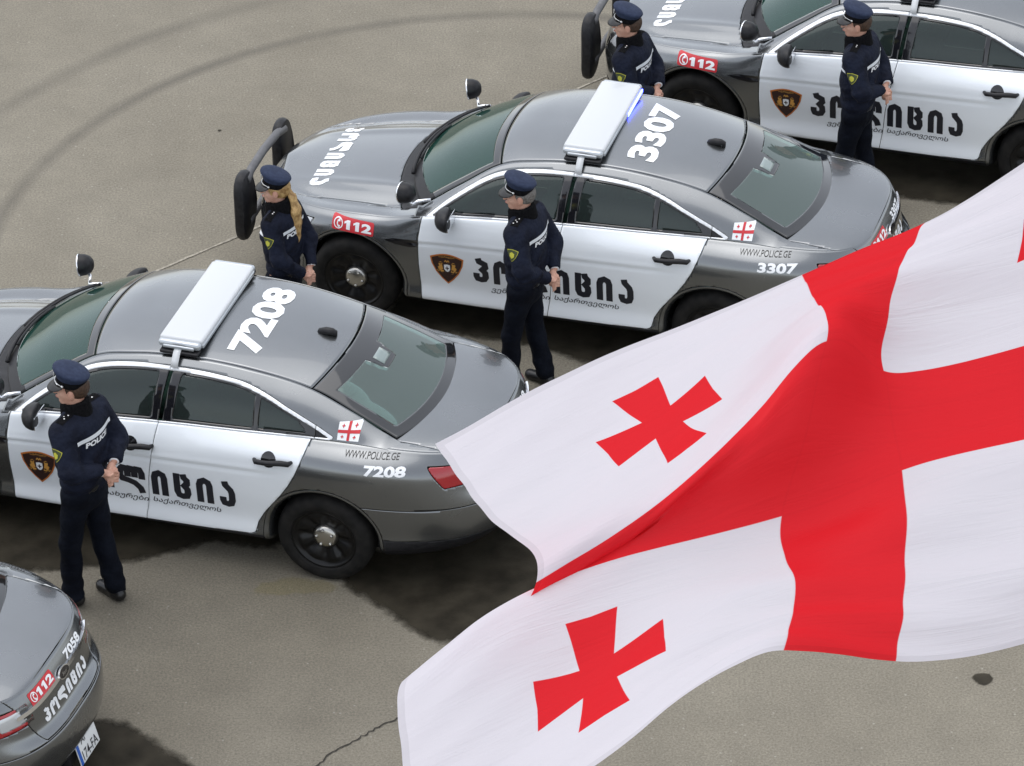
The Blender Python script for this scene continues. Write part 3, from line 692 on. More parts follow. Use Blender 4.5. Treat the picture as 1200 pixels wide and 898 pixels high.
WORD = [('p', 0, .125/.225/.56), ('o', .165/.225, .19/.225/.95), ('l', .385/.225, .215/.225/.98), ('i', .645/.225, .123/.225/.54), ('c', .815/.225, .13/.225/.58), ('i', .985/.225, .128/.225/.54), ('a', 1.162/.225, .118/.225/.56)]
def shield(root, org, ax, ay, ray, bvh, size, parent_name='door_emblem', alt=False):
    stp = .014 if alt else .06
    """pointed badge: dark field, gold edge, two supporters and a small white shield with a cross"""
    def pts(k, n=10):
        P = []
        for i in range(n+1):
            t = i/n; P.append((-.5+t, .36+.13*math.sin(math.pi*t)))
        R = [(.5, .36), (.46, .12), (.34, -.16), (.18, -.38), (0, -.56), (-.18, -.38), (-.34, -.16), (-.46, .12)]
        P = P[:-1]+R; return np.array(P)*k*size+np.array([0, size*.05*(1-k)])
    c1, c2 = ('orange', 'maroon') if not alt else ('yellow_green', 'green_black')
    base = drape(*poly2d(pts(1.0)), org, ax, ay, ray, bvh, .0022, stp); o = obj(parent_name, *base, M[c1], root, smooth=False)
    obj('badge_field', *drape(*poly2d(pts(.90)), org, ax, ay, ray, bvh, .0042, stp), M[c2], o, smooth=False)
    if alt:
        obj('badge_figure', *drape(*poly2d([(size*x, size*y) for x, y in ((-.2, .15), (0, .28), (.2, .15), (.2, -.1), (0, -.28), (-.2, -.1))]), org, ax, ay, ray, bvh, .0062, stp), M['yellow_green'], o, smooth=False); return
    g = []
    for sx in (1, -1):   # rearing supporters
        g.append(np.array([(sx*size*x, size*y) for x, y in ((.10, -.13), (.13, .0), (.15, .12), (.13, .17), (.18, .22), (.24, .19), (.25, .12), (.23, .06), (.28, .02), (.26, -.03), (.30, -.10), (.25, -.15), (.22, -.08), (.19, -.15))]))
    parts = [(np.c_[p, np.zeros(len(p))], [tuple(range(len(p)))]) for p in g]
    V, F = stroke([(-.36*size, .30*size), (-.2*size, .345*size), (0, .365*size), (.2*size, .345*size), (.36*size, .30*size)], .035*size); 
    tm, tf = text_mesh('საქართველო', .012); tm = (tm-[tm[:, 0].max()/2, 0])*.07*size
    tm = np.c_[tm[:, 0]*1.0, tm[:, 1]+.31*size+.04*size*np.cos(tm[:, 0]/size*3)]; parts.append((np.c_[tm, np.zeros(len(tm))], tf))
    V, F = stroke([(-.17*size, -.20*size), (0, -.25*size), (.17*size, -.20*size)], .05*size); parts.append((np.c_[V, np.zeros(len(V))], F))
    V, F = stroke([(-.09*size, -.33*size), (0, -.35*size), (.09*size, -.33*size)], .022*size); parts.append((np.c_[V, np.zeros(len(V))], F))
    V, F = ring2d(0, .025*size, 8); parts.append((np.c_[V+[0, -.45*size], np.zeros(len(V))], F))
    V, F = stroke([(-.07*size, .22*size), (-.035*size, .27*size), (0, .22*size), (.035*size, .27*size), (.07*size, .22*size)], .03*size); parts.append((np.c_[V, np.zeros(len(V))], F))
    V, F = merge(parts); obj('badge_figures', *drape(np.array(V), F, org, ax, ay, ray, bvh, .0042, .06), M['gold'], o, smooth=False)
    P = [(-.09, .12), (0, .14), (.09, .12), (.09, -.03), (.05, -.10), (0, -.13), (-.05, -.10), (-.09, -.03)]
    obj('badge_centre', *drape(*poly2d([(size*x, size*y) for x, y in P]), org, ax, ay, ray, bvh, .0050, .06), M['decal_white'], o, smooth=False)
    V, F = merge([(np.array([(x, y, 0) for x, y in ((-.055, -.012), (.055, -.012), (.055, .022), (-.055, .022))])*size, [(0, 1, 2, 3)]), (np.array([(x, y, 0.0005/size) for x, y in ((-.015, -.06), (.015, -.06), (.015, .07), (-.015, .07))])*size, [(0, 1, 2, 3)])])
    obj('badge_cross', *drape(np.array(V), F, org, ax, ay, ray, bvh, .0056, .06), M['maroon'], o, smooth=False)
def digits_112():
    one = [(.13, 0), (.36, 0), (.36, 1), (.19, 1), (0, .82), (0, .60), (.13, .70)]; t, f = text_mesh('2', .045); parts = [(np.array([(x+dx, y, 0) for x, y in one]), [tuple(range(7))]) for dx in (0, .56)]
    parts.append((np.c_[t[:, 0]*.62/t[:, 0].max()+1.06, t[:, 1], np.zeros(len(t))], f)); V, F = merge(parts); return np.array(V)[:, :2], F
def hotline(root, org, ax, ay, ray, bvh, w_, h_):
    o = obj('hotline_decal', *drape(*rect2d(w_, h_, h_*.16), org, ax, ay, ray, bvh, .002, .012), M['decal_red'], root, smooth=False)
    parts = []; r = h_*.40; c = np.array([h_*.56, h_*.5])
    V, F = ring2d(r*.80, r, 26); parts.append((np.c_[V+c, np.zeros(len(V))], F))
    V, F = stroke([(c[0]+r*.28, c[1]+r*.52), (c[0]-r*.10, c[1]+r*.42), (c[0]-r*.22, c[1]), (c[0]-r*.10, c[1]-r*.42), (c[0]+r*.28, c[1]-r*.52)], r*.22); parts.append((np.c_[V, np.zeros(len(V))], F))
    for e in (.50, -.50):
        V, F = stroke([(c[0]+r*.02, c[1]+r*e), (c[0]+r*.38, c[1]+r*e*1.1)], r*.42); parts.append((np.c_[V, np.full(len(V), .0004)], F))
    V, F = digits_112(); k = h_*.66; V = V*k; V[:, 0] *= (w_-h_*1.25)/V[:, 0].max(); parts.append((np.c_[V+[h_*1.08, h_*.17], np.zeros(len(V))], F))
    V, F = merge(parts); obj('hotline_number', *drape(np.array(V), F, org, ax, ay, ray, bvh, .0045, .02), M['decal_white'], o, smooth=False)
def text_on(name, s, parent, org, ax, ay, ray, bvh, h, m, bold=.0, shear=0, width=None, lift=.003):
    V, F = text_mesh(s, bold, shear); V = V*h
    if width: V = np.c_[V[:, 0]*width/V[:, 0].max(), V[:, 1]]
    return obj(name, *drape(V, F, org, ax, ay, ray, bvh, lift, .02), M[m], parent, smooth=False)
def common_decals(root):
    for sg in (1, -1):
        X = Vector((1, 0, 0)) if sg > 0 else Vector((-1, 0, 0)); ray = (0, sg, 0); Y = -sg*1.1; Z = Vector((0, 0, 1))
        at = lambda s, z: (s, Y, z)
        V, F = word_mesh(WORD, .225); V = V*.222
        bw = V[:, 0].max()
        s0 = .982 if sg > 0 else 2.26
        o = obj('door_lettering', *drape(V*1.0, F, at(s0, .500), X, Z+X*0, ray, SIDE_BVH, .0018, .05), M['decal_black'], root, smooth=False, label='large black Georgian lettering across both doors')
        text_on('motto_lettering', 'ვემსახურები', root, at(1.115 if sg > 0 else 2.13, .415), X, Z, ray, SIDE_BVH, .056, 'decal_black', .006, .22, .468)
        text_on('motto_lettering', 'საქართველოს', root, at(1.612 if sg > 0 else 1.628, .425), X, Z, ray, SIDE_BVH, .056, 'decal_black', .006, .22, .515)
        shield(root, at(.775, .590), X, Z, ray, SIDE_BVH, .268)
        # website line and little flag
        text_on('website_lettering', 'WWW.POLICE.GE', root, (3.035 if sg > 0 else 3.41, Y, 1.035), X, (0, 0, 1), ray, _gb, .030, 'decal_grey', .0, 0, .375)
        V, F = poly2d([(-.01, .03), (.06, .055), (.20, .062), (.255, .055), (.252, .015), (.20, .0), (.08, .008)])
        obj('fender_vent', *drape(V, F, at(.285, .735) if sg > 0 else at(.285, .735), (1, 0, 0), (0, 0, 1), ray, SIDE_BVH, .002, .02), M['gloss_black'], root, smooth=False)
        hotline(root, at(-.165 if sg > 0 else .19, .768-.05*(sg < 0)), X, (0, 0, 1), ray, SIDE_BVH, .350, .098)
        fo = (2.955, Y, 1.102) if sg > 0 else (3.10, Y, 1.102)
        fl = obj('flag_decal', *drape(*rect2d(.150, .102), fo, X, (0, 0, 1), ray, _gb, .003, .012), M['decal_white'], root, smooth=False, label='small white flag decal with a red cross on the rear pillar')
        V = []; F = []
        rects = [(.066, 0, .084, .102), (0, .042, .066, .060), (.084, .042, .150, .060)]
        for cx in (.033, .117):
            for cy in (.021, .081): rects += [(cx-.010, cy-.003, cx+.010, cy+.003), (cx-.003, cy+.003, cx+.003, cy+.010), (cx-.003, cy-.010, cx+.003, cy-.003)]
        for a, b, c, d in rects: k = len(V); V += [(a, b), (c, b), (c, d), (a, d)]; F.append((k, k+1, k+2, k+3))
        obj('flag_cross', *drape(np.array(V), F, fo, X, (0, 0, 1), ray, _gb, .0055, .012), M['decal_red'], fl, smooth=False)
    # bonnet lettering runs across the car: letters stand with their feet to the rear-left
    V, F = word_mesh(WORD, .25); V = V*np.array([.94/V[:, 0].max(), .15, 1]); obj('hood_lettering', *drape(V, F, (-.505, .47, 1.3), (0, -1, 0), (1, 0, 0), (0, 0, -1), HOOD_BVH, .002, .05), M['decal_white'], root, smooth=False, label='white Georgian lettering across the hood')
    # tail: chrome bar, oval emblem, hotline, lettering
    R = (-1, 0, 0); AX = (0, 1, 0); AZ = (0, 0, 1)
    V, F = rect2d(1.10, .026, .010); cb = obj('chrome_strip', *drape(V, F, (4.5, -.55, .902), AX, AZ, R, SIDE_BVH, .012, .04), M['chrome'], root, smooth=False, thick=.012)
    V, F = ring2d(0, 1, 28); V = V*np.array([.072, .034]); e = obj('oval_emblem', *drape(V, F, (4.5, 0, .915), AX, AZ, R, SIDE_BVH, .020, .05), M['chrome'], root, smooth=False, thick=.012)
    V, F = ring2d(0, 1, 28); V = V*np.array([.064, .028]); obj('emblem_field', *drape(V, F, (4.5, 0, .915), AX, AZ, R, SIDE_BVH, .0215, .05), M['gloss_black'], e, smooth=False)
    V, F = text_mesh('Ford', .0, .2); V = V*.022; V = V-[V[:, 0].max()/2, .011]; obj('emblem_script', *drape(V, F, (4.5, 0, .915), AX, AZ, R, SIDE_BVH, .0225, .05), M['chrome'], e, smooth=False)
    V, F = word_mesh(WORD, .24); V = V*np.array([.64/V[:, 0].max(), .092, 1]); obj('rear_lettering', *drape(V, F, (4.5, -.33, .755), AX, AZ, R, SIDE_BVH, .002, .05), M['decal_white'], root, smooth=False, label='white Georgian lettering on the trunk lid')
    hotline(root, (4.5, -.40, .925), AX, AZ, R, SIDE_BVH, .30, .078)
    obj('plate_recess', *rbox(4.02, 4.085, -.20, .20, .28, .50, .02), M['black'], root)
common_decals(car)
def numbers(root, n):
    if n:
        text_on('roof_number', n, root, (2.270, -.435, 2), (0, 1, 0), (-1, 0, 0), (0, 0, -1), ROOF_BVH, .235, 'decal_white', .045, 0, .875)
        for sg in (1, -1): text_on('side_number', n, root, (3.19 if sg > 0 else 3.47, -sg*1.1, .945), (sg, 0, 0), (0, 0, 1), (0, sg, 0), SIDE_BVH, .062, 'decal_white', .04, 0, .285)
        text_on('rear_number', n, root, (4.5, .10, .935), (0, 1, 0), (0, 0, 1), (-1, 0, 0), SIDE_BVH, .056, 'decal_white', .04, 0, .25)
def copy_tree(o, parent=None):
    c = o.copy(); COL.objects.link(c)
    if parent is not None: c.parent = parent
    for ch in list(o.children): copy_tree(ch, c)
    return c
GRP = 'grey and white police sedans parked in a diagonal row'
CARS = [((-3.799, 24.659), -17.35, '7208', 'grey and white police sedan numbered 7208, in front of the flag tip'),
        ((-.935, 27.286), -17.45, '3307', 'grey and white police sedan numbered 3307 with a glowing blue light bar'),
        ((1.835, 29.831), -18.81, '', 'grey and white police sedan at the back of the row, nearest the upper right corner'),
        ((-6.714, 21.898), -18.0, '7058', 'police sedan numbered 7058 in the lower left corner, only its tail showing')]
cars = [car]+[copy_tree(car) for _ in range(3)]
for c, (p, th, n, lab) in zip(cars, CARS):
    c.location = (*p, 0); c.rotation_euler = (0, 0, math.radians(th)); tag(c, lab, 'police car', GRP); numbers(c, n)
# lit modules on 3307
for y0, y1 in ((-.56, -.20), (.30, .36)):
    pass
lb = [o for o in cars[1].children if o.name.startswith('light_bar')][0]
obj('lit_module', *rbox(1.895, 1.906, .12, .53, 1.502, 1.532, .004), M['blue_on'], lb, label='glowing blue section at the rear of the bar')
# number plate of 7058
pl = obj('licence_plate', *xf(rbox(-.004, .004, -.15, .15, -.10, .10, .003), Matrix.Translation((4.125, 0, .385)) @ Matrix.Rotation(math.radians(-14), 4, 'Y')), M['plate'], cars[3], label='white two-line number plate reading 174-FA')
PM = Matrix.Translation((4.125, 0, .385)) @ Matrix.Rotation(math.radians(-14), 4, 'Y')
def on_plate(name, V, F, m):
    obj(name, [tuple(PM @ Vector((.0052, float(v[0]), float(v[1])))) for v in V], F, m, pl, smooth=False)
V, F = rect2d(.034, .194); on_plate('plate_band', V+[-.147, -.097], F, M['plate_blue'])
V, F = text_mesh('174-FA', .01); V = V*.072; V[:, 0] *= .225/V[:, 0].max(); on_plate('plate_lettering', V+[-.098, -.088], F, M['decal_black'])
V, F = text_mesh('AF', .01); V = V*.060; V[:, 0] *= .085/V[:, 0].max(); on_plate('plate_lettering', V+[-.075, .022], F, M['decal_black'])
# ---------------------------------------------------------------- ground
def asphalt():
    m = mat('asphalt', (.2, .19, .17), .88); n = m.node_tree.nodes; l = m.node_tree.links; b = n['Principled BSDF']
    tc = n.new('ShaderNodeTexCoord')
    def noise(sc, det=6, rough=.6):
        t = n.new('ShaderNodeTexNoise'); t.inputs['Scale'].default_value = sc; t.inputs['Detail'].default_value = det; t.inputs['Roughness'].default_value = rough; l.new(tc.outputs['Object'], t.inputs['Vector']); return t
    def ramp(src, a, b_, c1, c2):
        r = n.new('ShaderNodeValToRGB'); r.color_ramp.elements[0].position = a; r.color_ramp.elements[1].position = b_; r.color_ramp.elements[0].color = (*c1, 1); r.color_ramp.elements[1].color = (*c2, 1); l.new(src, r.inputs['Fac']); return r
    def mix(a, b_, f, mode='MIX'):
        x = n.new('ShaderNodeMix'); x.data_type = 'RGBA'; x.blend_type = mode
        (l.new(f, x.inputs[0]) if not isinstance(f, float) else setattr(x.inputs[0], 'default_value', f)); l.new(a, x.inputs[6]); l.new(b_, x.inputs[7]); return x.outputs[2]
    big = ramp(noise(.35, 5).outputs['Fac'], .35, .68, (.184, .165, .127), (.226, .205, .161))
    mid = ramp(noise(2.6, 8, .65).outputs['Fac'], .3, .7, (.90, .90, .90), (1.07, 1.07, 1.07))
    c = mix(big.outputs[0], mid.outputs[0], 1.0, 'MULTIPLY')
    fine = ramp(noise(60, 4, .8).outputs['Fac'], .32, .68, (.62, .62, .62), (1.38, 1.38, 1.38)); c = mix(c, fine.outputs[0], 1.0, 'MULTIPLY')
    v = n.new('ShaderNodeTexVoronoi'); v.inputs['Scale'].default_value = 9; l.new(tc.outputs['Object'], v.inputs['Vector'])
    sp = ramp(v.outputs['Distance'], .05, .09, (1, 1, 1), (0, 0, 0)); 
    pale = n.new('ShaderNodeRGB'); pale.outputs[0].default_value = (.42, .40, .35, 1)
    ms = n.new('ShaderNodeMath'); ms.operation = 'MULTIPLY'; ms.inputs[1].default_value = .45; l.new(sp.outputs[0], ms.inputs[0]); c = mix(c, pale.outputs[0], ms.outputs[0])
    # dirtier ground where the cars manoeuvre
    geo_ = n.new('ShaderNodeVectorMath'); geo_.operation = 'DISTANCE'; geo_.inputs[1].default_value = (-2.6, 22.0, 0); l.new(tc.outputs['Object'], geo_.inputs[0])
    wb = noise(.9, 4); ad = n.new('ShaderNodeMath'); ad.operation = 'MULTIPLY_ADD'; ad.inputs[1].default_value = 3.0; l.new(wb.outputs['Fac'], ad.inputs[0]); l.new(geo_.outputs['Value'], ad.inputs[2])
    gr = n.new('ShaderNodeMapRange'); gr.inputs['From Min'].default_value = 1.5; gr.inputs['From Max'].default_value = 6.5; gr.inputs['To Min'].default_value = .72; gr.inputs['To Max'].default_value = 1.0; l.new(ad.outputs[0], gr.inputs['Value'])
    cg = n.new('ShaderNodeCombineColor'); 
    for i in range(3): l.new(gr.outputs[0], cg.inputs[i])
    c = mix(c, cg.outputs[0], 1.0, 'MULTIPLY')
    # curved tyre marks in the upper left of the yard
    sx = n.new('ShaderNodeSeparateXYZ'); l.new(tc.outputs['Object'], sx.inputs[0])
    def math_(op, a, b_=None):
        x = n.new('ShaderNodeMath'); x.operation = op
        for i, q in enumerate((a, b_)):
            if q is None: continue
            if isinstance(q, (int, float)): x.inputs[i].default_value = q
            else: l.new(q, x.inputs[i])
        return x.outputs[0]
    wob = noise(.8, 3)
    for cx, cy, R, wd, st in TYRE_ARCS:
        dx = math_('SUBTRACT', sx.outputs[0], cx); dy = math_('SUBTRACT', sx.outputs[1], cy)
        r = math_('SQRT', math_('ADD', math_('MULTIPLY', dx, dx), math_('MULTIPLY', dy, dy)))
        d = math_('ABSOLUTE', math_('SUBTRACT', r, R)); k = math_('SUBTRACT', 1.0, math_('DIVIDE', d, wd)); k = math_('MAXIMUM', k, 0.0)
        msk = math_('MULTIPLY', math_('MINIMUM', math_('MAXIMUM', math_('SUBTRACT', sx.outputs[1], 26.6), 0.0), 1.0), math_('MINIMUM', math_('MAXIMUM', math_('SUBTRACT', 2.4, sx.outputs[0]), 0.0), 1.0)); k = math_('MULTIPLY', k, msk)
        k = math_('MULTIPLY', math_('POWER', k, .7), math_('MULTIPLY', wob.outputs['Fac'], st))
        dk = n.new('ShaderNodeRGB'); dk.outputs[0].default_value = (.055, .05, .043, 1); c = mix(c, dk.outputs[0], k)
    l.new(c, b.inputs['Base Color'])
    bp = n.new('ShaderNodeBump'); bp.inputs['Strength'].default_value = .5; bp.inputs['Distance'].default_value = .006
    l.new(noise(85, 4, .8).outputs['Fac'], bp.inputs['Height']); l.new(bp.outputs['Normal'], b.inputs['Normal'])
    return m
TYRE_ARCS = [(.014, 27.232, 4.196, .095, .8), (.32, 26.848, 5.463, .12, .62)]
gm = asphalt()
N = 60; xs = np.linspace(-600, 600, N); V = [(x, y, 0) for y in xs+300 for x in xs]
g = obj('ground', V, grid_faces(N, N), gm, smooth=False); g['kind'] = 'structure'
def smooth_closed(P, n=6, jag=0.0):
    P = np.array(P, float); out = []; m = len(P)
    for i in range(m):
        p0, p1, p2, p3 = P[i-1], P[i], P[(i+1) % m], P[(i+2) % m]
        for k in range(n):
            t = k/n; q = .5*((2*p1)+(-p0+p2)*t+(2*p0-5*p1+4*p2-p3)*t*t+(-p0+3*p1-3*p2+p3)*t**3); out.append(q+RNG.normal(0, jag, 2))
    return out
wet_shade = mat('damp_shaded_asphalt', (.05, .045, .036), .7, spec=.15); noisy(wet_shade, (.015, .0125, .008), (.042, .036, .025), 5, 8, .35, 70, contrast=(.3, .7), bdist=.005)  # damp asphalt, its colour darkened further to hold the cars' shade
def ground_patch(P, name='damp_shade_patch', z=.004, m=None, jag=.004, soft=.20, step=.06):
    """irregular patch as a small lattice; the 'amount' attribute fades it out towards its rim"""
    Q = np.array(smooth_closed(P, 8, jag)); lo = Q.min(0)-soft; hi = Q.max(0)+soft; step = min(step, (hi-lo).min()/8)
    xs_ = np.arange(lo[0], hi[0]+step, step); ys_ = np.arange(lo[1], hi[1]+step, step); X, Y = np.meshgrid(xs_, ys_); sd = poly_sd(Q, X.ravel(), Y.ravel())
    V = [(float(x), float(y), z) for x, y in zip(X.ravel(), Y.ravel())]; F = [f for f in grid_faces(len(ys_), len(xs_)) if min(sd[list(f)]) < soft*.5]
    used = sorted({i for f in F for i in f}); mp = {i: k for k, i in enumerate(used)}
    o = obj(name, [V[i] for i in used], [tuple(mp[i] for i in f) for f in F], m or wet_shade, smooth=False); o['kind'] = 'structure'
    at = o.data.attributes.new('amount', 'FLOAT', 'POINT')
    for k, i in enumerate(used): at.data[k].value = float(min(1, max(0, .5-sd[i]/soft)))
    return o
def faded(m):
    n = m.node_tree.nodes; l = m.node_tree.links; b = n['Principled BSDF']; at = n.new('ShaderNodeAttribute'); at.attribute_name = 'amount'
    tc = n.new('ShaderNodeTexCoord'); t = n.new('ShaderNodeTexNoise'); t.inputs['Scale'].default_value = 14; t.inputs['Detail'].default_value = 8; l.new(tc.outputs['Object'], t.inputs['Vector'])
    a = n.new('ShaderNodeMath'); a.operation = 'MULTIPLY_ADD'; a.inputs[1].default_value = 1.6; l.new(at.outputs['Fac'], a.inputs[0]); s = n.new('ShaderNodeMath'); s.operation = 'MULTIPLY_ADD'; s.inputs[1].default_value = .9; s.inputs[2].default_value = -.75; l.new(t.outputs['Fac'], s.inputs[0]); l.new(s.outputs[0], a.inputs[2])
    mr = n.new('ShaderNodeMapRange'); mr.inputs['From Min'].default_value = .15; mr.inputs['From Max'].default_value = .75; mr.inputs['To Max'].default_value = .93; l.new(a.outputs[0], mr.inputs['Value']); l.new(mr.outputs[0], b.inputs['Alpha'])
faded(wet_shade)
def strip(name, pts, wd, m, z=.006, jag=0):
    P = [np.array(p) for p in pts]; V = []; 
    for i, p in enumerate(P):
        d = P[min(i+1, len(P)-1)]-P[max(i-1, 0)]; d = d/np.linalg.norm(d); nn = np.array([-d[1], d[0]]); w_ = wd*(1+RNG.uniform(-.3, .3) if jag else 1)/2; q = p+nn*RNG.normal(0, jag) if jag else p
        V += [(*(q+nn*w_), z), (*(q-nn*w_), z)]
    o = obj(name, V, [(2*i, 2*i+1, 2*i+3, 2*i+2) for i in range(len(P)-1)], m, smooth=False); o['kind'] = 'structure'; return o
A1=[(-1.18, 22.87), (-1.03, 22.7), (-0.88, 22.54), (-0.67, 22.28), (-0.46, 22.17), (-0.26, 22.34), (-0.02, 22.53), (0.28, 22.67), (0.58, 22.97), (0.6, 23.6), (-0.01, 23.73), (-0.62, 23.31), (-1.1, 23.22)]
ground_patch(A1)  # patches by the cars: dampness plus shade painted into the colour
ground_patch([(-3.96, 22.88), (-3.67, 22.93), (-3.4, 23.08), (-3.18, 23.09), (-2.81, 23.16), (-2.55, 23.24), (-2.36, 23.31), (-2.14, 23.41), (-1.71, 23.34), (-1.67, 23.77), (-2.81, 24.23), (-4.12, 24.26), (-6.2, 25.2), (-6.5, 24.2), (-5, 23.3)])
ground_patch([(-3.11, 21.3), (-2.78, 21.33), (-2.62, 21.29), (-2.48, 21.17), (-2.34, 21.02), (-2.2, 20.89), (-2.05, 20.68), (-1.8, 20.28), (-2.5, 19.75), (-3.4, 19.9), (-4.2, 20.5), (-3.6, 21.2)])
ground_patch([(-0.95, 26.4), (-0.6, 26.2), (-0.2, 26.08), (0.2, 25.95), (0.55, 25.72), (0.9, 25.66), (1.25, 25.5), (2.2, 25.4), (2.6, 25.9), (1.4, 26.35), (0.27, 26.72), (-0.66, 26.9)])
ground_patch([(2.2, 28.6), (2.7, 28.2), (3.2, 28.13), (3.67, 28.01), (4.16, 28.06), (4.8, 28.1), (5.4, 28.2), (5.0, 28.7), (3.9, 29.1), (2.5, 29.3)])
line_m = noisy(mat('worn_line', (.42, .38, .31), .9), (.22, .20, .165), (.40, .37, .30), 30, 6, contrast=(.35, .6))
strip('painted_line', [np.array([-5.4, 24.9])+np.array([6.35, 5.45])*t for t in np.linspace(-.3, 1.35, 90)], .022, line_m, .006, .002)
crack_m = mat('crack', (.03, .027, .022), .95)
ck = [(-1.31, 20.83), (-1.25, 20.92), (-1.16, 21.01), (-1.07, 21.08), (-1.0, 21.15), (-0.9, 21.24), (-0.82, 21.29), (-0.76, 21.34), (-.5, 21.5)]
ckp = [(-1.5, 20.6)]+ck; fine = [np.array(ckp[i])*(1-t)+np.array(ckp[i+1])*t for i in range(len(ckp)-1) for t in (0, .2, .4, .6, .8)]
strip('ground_crack', fine, .010, crack_m, .006, .006)
for (x, y, r) in ((3.15, 21.66, .065), (-2.42, 29.4, .012), (1.9, 22.6, .03)):
    ground_patch([(x+r*(1+.15*math.sin(3*a))*math.cos(a), y+r*math.sin(a)) for a in np.linspace(0, 5.4, 7)], 'oil_spot', z=.005, m=wet_shade, jag=.002, soft=.02)
yel = mat('old_yellow_paint', (.30, .24, .05), .85); faded(yel)
yel.node_tree.nodes['Map Range'].inputs['To Max'].default_value = .14; yel.node_tree.nodes['Map Range'].inputs['From Min'].default_value = .62
ground_patch([(-1.85, 22.75), (-1.5, 22.72), (-1.2, 22.78), (-1.35, 22.92), (-1.7, 22.95)], 'yellow_stain', z=.008, m=yel, jag=.01, soft=.2)
# ---------------------------------------------------------------- people: smooth-blended signed distance bodies, meshed with surface nets
M['skin'] = noisy(mat('skin', (.52, .29, .21), .5), (.48, .25, .18), (.58, .34, .25), 18, 5)
M['navy'] = noisy(mat('navy_jacket_cloth', (.011, .014, .026), .75, spec=.15), (.004, .0055, .013), (.010, .0135, .028), 9, 6, .7, 17, bdist=.03)
M['trouser'] = noisy(mat('dark_trouser_cloth', (.006, .008, .015), .8, spec=.12), (.002, .003, .007), (.005, .007, .013), 7, 6, .7, 9, bdist=.04)
M['collar'] = noisy(mat('black_fleece', (.004, .004, .005), .95, spec=.1), (.003, .003, .004), (.008, .008, .009), 60, 4, .8, 160, bdist=.01)
M['cap'] = M['cap']
M['grey_hair'] = noisy(mat('grey_hair', (.14, .13, .12), .6), (.09, .08, .07), (.2, .19, .18), 60, 6, .5, 90)
M['visor'] = mat('visor_black', (.008, .008, .009), .42)
M['capcloth'] = noisy(mat('cap_cloth', (.022, .032, .065), .7, spec=.2), (.018, .026, .055), (.027, .038, .075), 40, 4)
M['shoe'] = mat('black_leather', (.008, .008, .009), .3)
M['blond'] = noisy(mat('blond_hair', (.42, .25, .09), .5), (.22, .12, .035), (.55, .36, .15), 26, 8, .8, 60, bdist=.01)
M['brown_hair'] = noisy(mat('brown_hair', (.05, .025, .012), .6), (.03, .015, .008), (.07, .035, .018), 60, 6, .5, 90)
M['yellow_green'] = mat('badge_yellow', (.50, .48, .05), .5); M['green_black'] = mat('badge_dark', (.05, .065, .02), .6)
M['silver'] = mat('silver', (.7, .7, .7), .3, .8); M['eye'] = mat('eye_white', (.6, .58, .55), .2); M['lip'] = mat('lips', (.42, .15, .12), .5)
M['reflect'] = mat('reflective_band', (.70, .73, .76), .4); M['cuff'] = mat('white_cuff', (.7, .7, .72), .6)

def sd_cap(P, a, b, ra, rb, sq=None):
    """tapered capsule; sq = per-axis scale of space about a (to flatten it)"""
    a = np.array(a, float); b = np.array(b, float)
    if sq is not None:
        sq = np.array(sq, float); P = (P-a)*sq+a; b = (b-a)*sq+a
    pa = P-a; ba = b-a; h = np.clip(pa@ba/(ba@ba+1e-12), 0, 1); return np.linalg.norm(pa-h[..., None]*ba, axis=-1)-(ra+(rb-ra)*h)
def sd_ell(P, c, r, R=None):
    q = P-np.array(c, float)
    if R is not None: q = q@np.array(R)
    r = np.array(r, float); k0 = np.linalg.norm(q/r, axis=-1); k1 = np.linalg.norm(q/(r*r), axis=-1); return k0*(k0-1)/np.maximum(k1, 1e-9)
def smin(a, b, k):
    h = np.clip(.5+.5*(b-a)/k, 0, 1); return b*(1-h)+a*h-k*h*(1-h)
def nets(fn, lo, hi, h):
    """surface nets"""
    lo = np.array(lo, float); n = np.ceil((np.array(hi)-lo)/h).astype(int)+1
    ax = [lo[i]+h*np.arange(n[i]) for i in range(3)]
    G = np.stack(np.meshgrid(*ax, indexing='ij'), -1); D = fn(G.reshape(-1, 3)).reshape(n)
    ins = D < 0; nx, ny, nz = n
    acc = np.zeros((nx-1, ny-1, nz-1, 3)); cnt = np.zeros((nx-1, ny-1, nz-1))
    offs = [(i, j, k) for i in (0, 1) for j in (0, 1) for k in (0, 1)]
    for a in range(8):
        for b in range(a+1, 8):
            if sum(abs(offs[a][q]-offs[b][q]) for q in range(3)) != 1: continue
            sa = tuple(slice(offs[a][q], offs[a][q]+n[q]-1) for q in range(3)); sb = tuple(slice(offs[b][q], offs[b][q]+n[q]-1) for q in range(3))
            da, db = D[sa], D[sb]; m = (da < 0) != (db < 0)
            t = np.where(m, da/np.where(m, da-db, 1), 0)
            for q in range(3): acc[..., q] += np.where(m, offs[a][q]+t*(offs[b][q]-offs[a][q]), 0)
            cnt += m
    act = cnt > 0; idx = -np.ones(act.shape, int); idx[act] = np.arange(act.sum())
    cell = np.argwhere(act); V = lo+h*(cell+acc[act]/cnt[act][:, None])
    F = []
    for q in range(3):
        sl0 = [slice(1, -1)]*3; sl0[q] = slice(0, -1); sl1 = [slice(1, -1)]*3; sl1[q] = slice(1, None)
        A = ins[tuple(sl0)]; B = ins[tuple(sl1)]
        e = np.argwhere(A != B); off = np.ones(3, int); off[q] = 0; base = e+off
        u, v = (q+1) % 3, (q+2) % 3; du = np.zeros(3, int); du[u] = 1; dv = np.zeros(3, int); dv[v] = 1
        g = lambda c: idx[c[:, 0], c[:, 1], c[:, 2]]
        quad = np.stack([g(base-du-dv), g(base-dv), g(base), g(base-du)], 1)
        flip = B[tuple(e.T)]; quad[flip] = quad[flip][:, ::-1]; F.append(quad)
    F = np.concatenate(F); F = F[(F >= 0).all(1)]
    return V, F

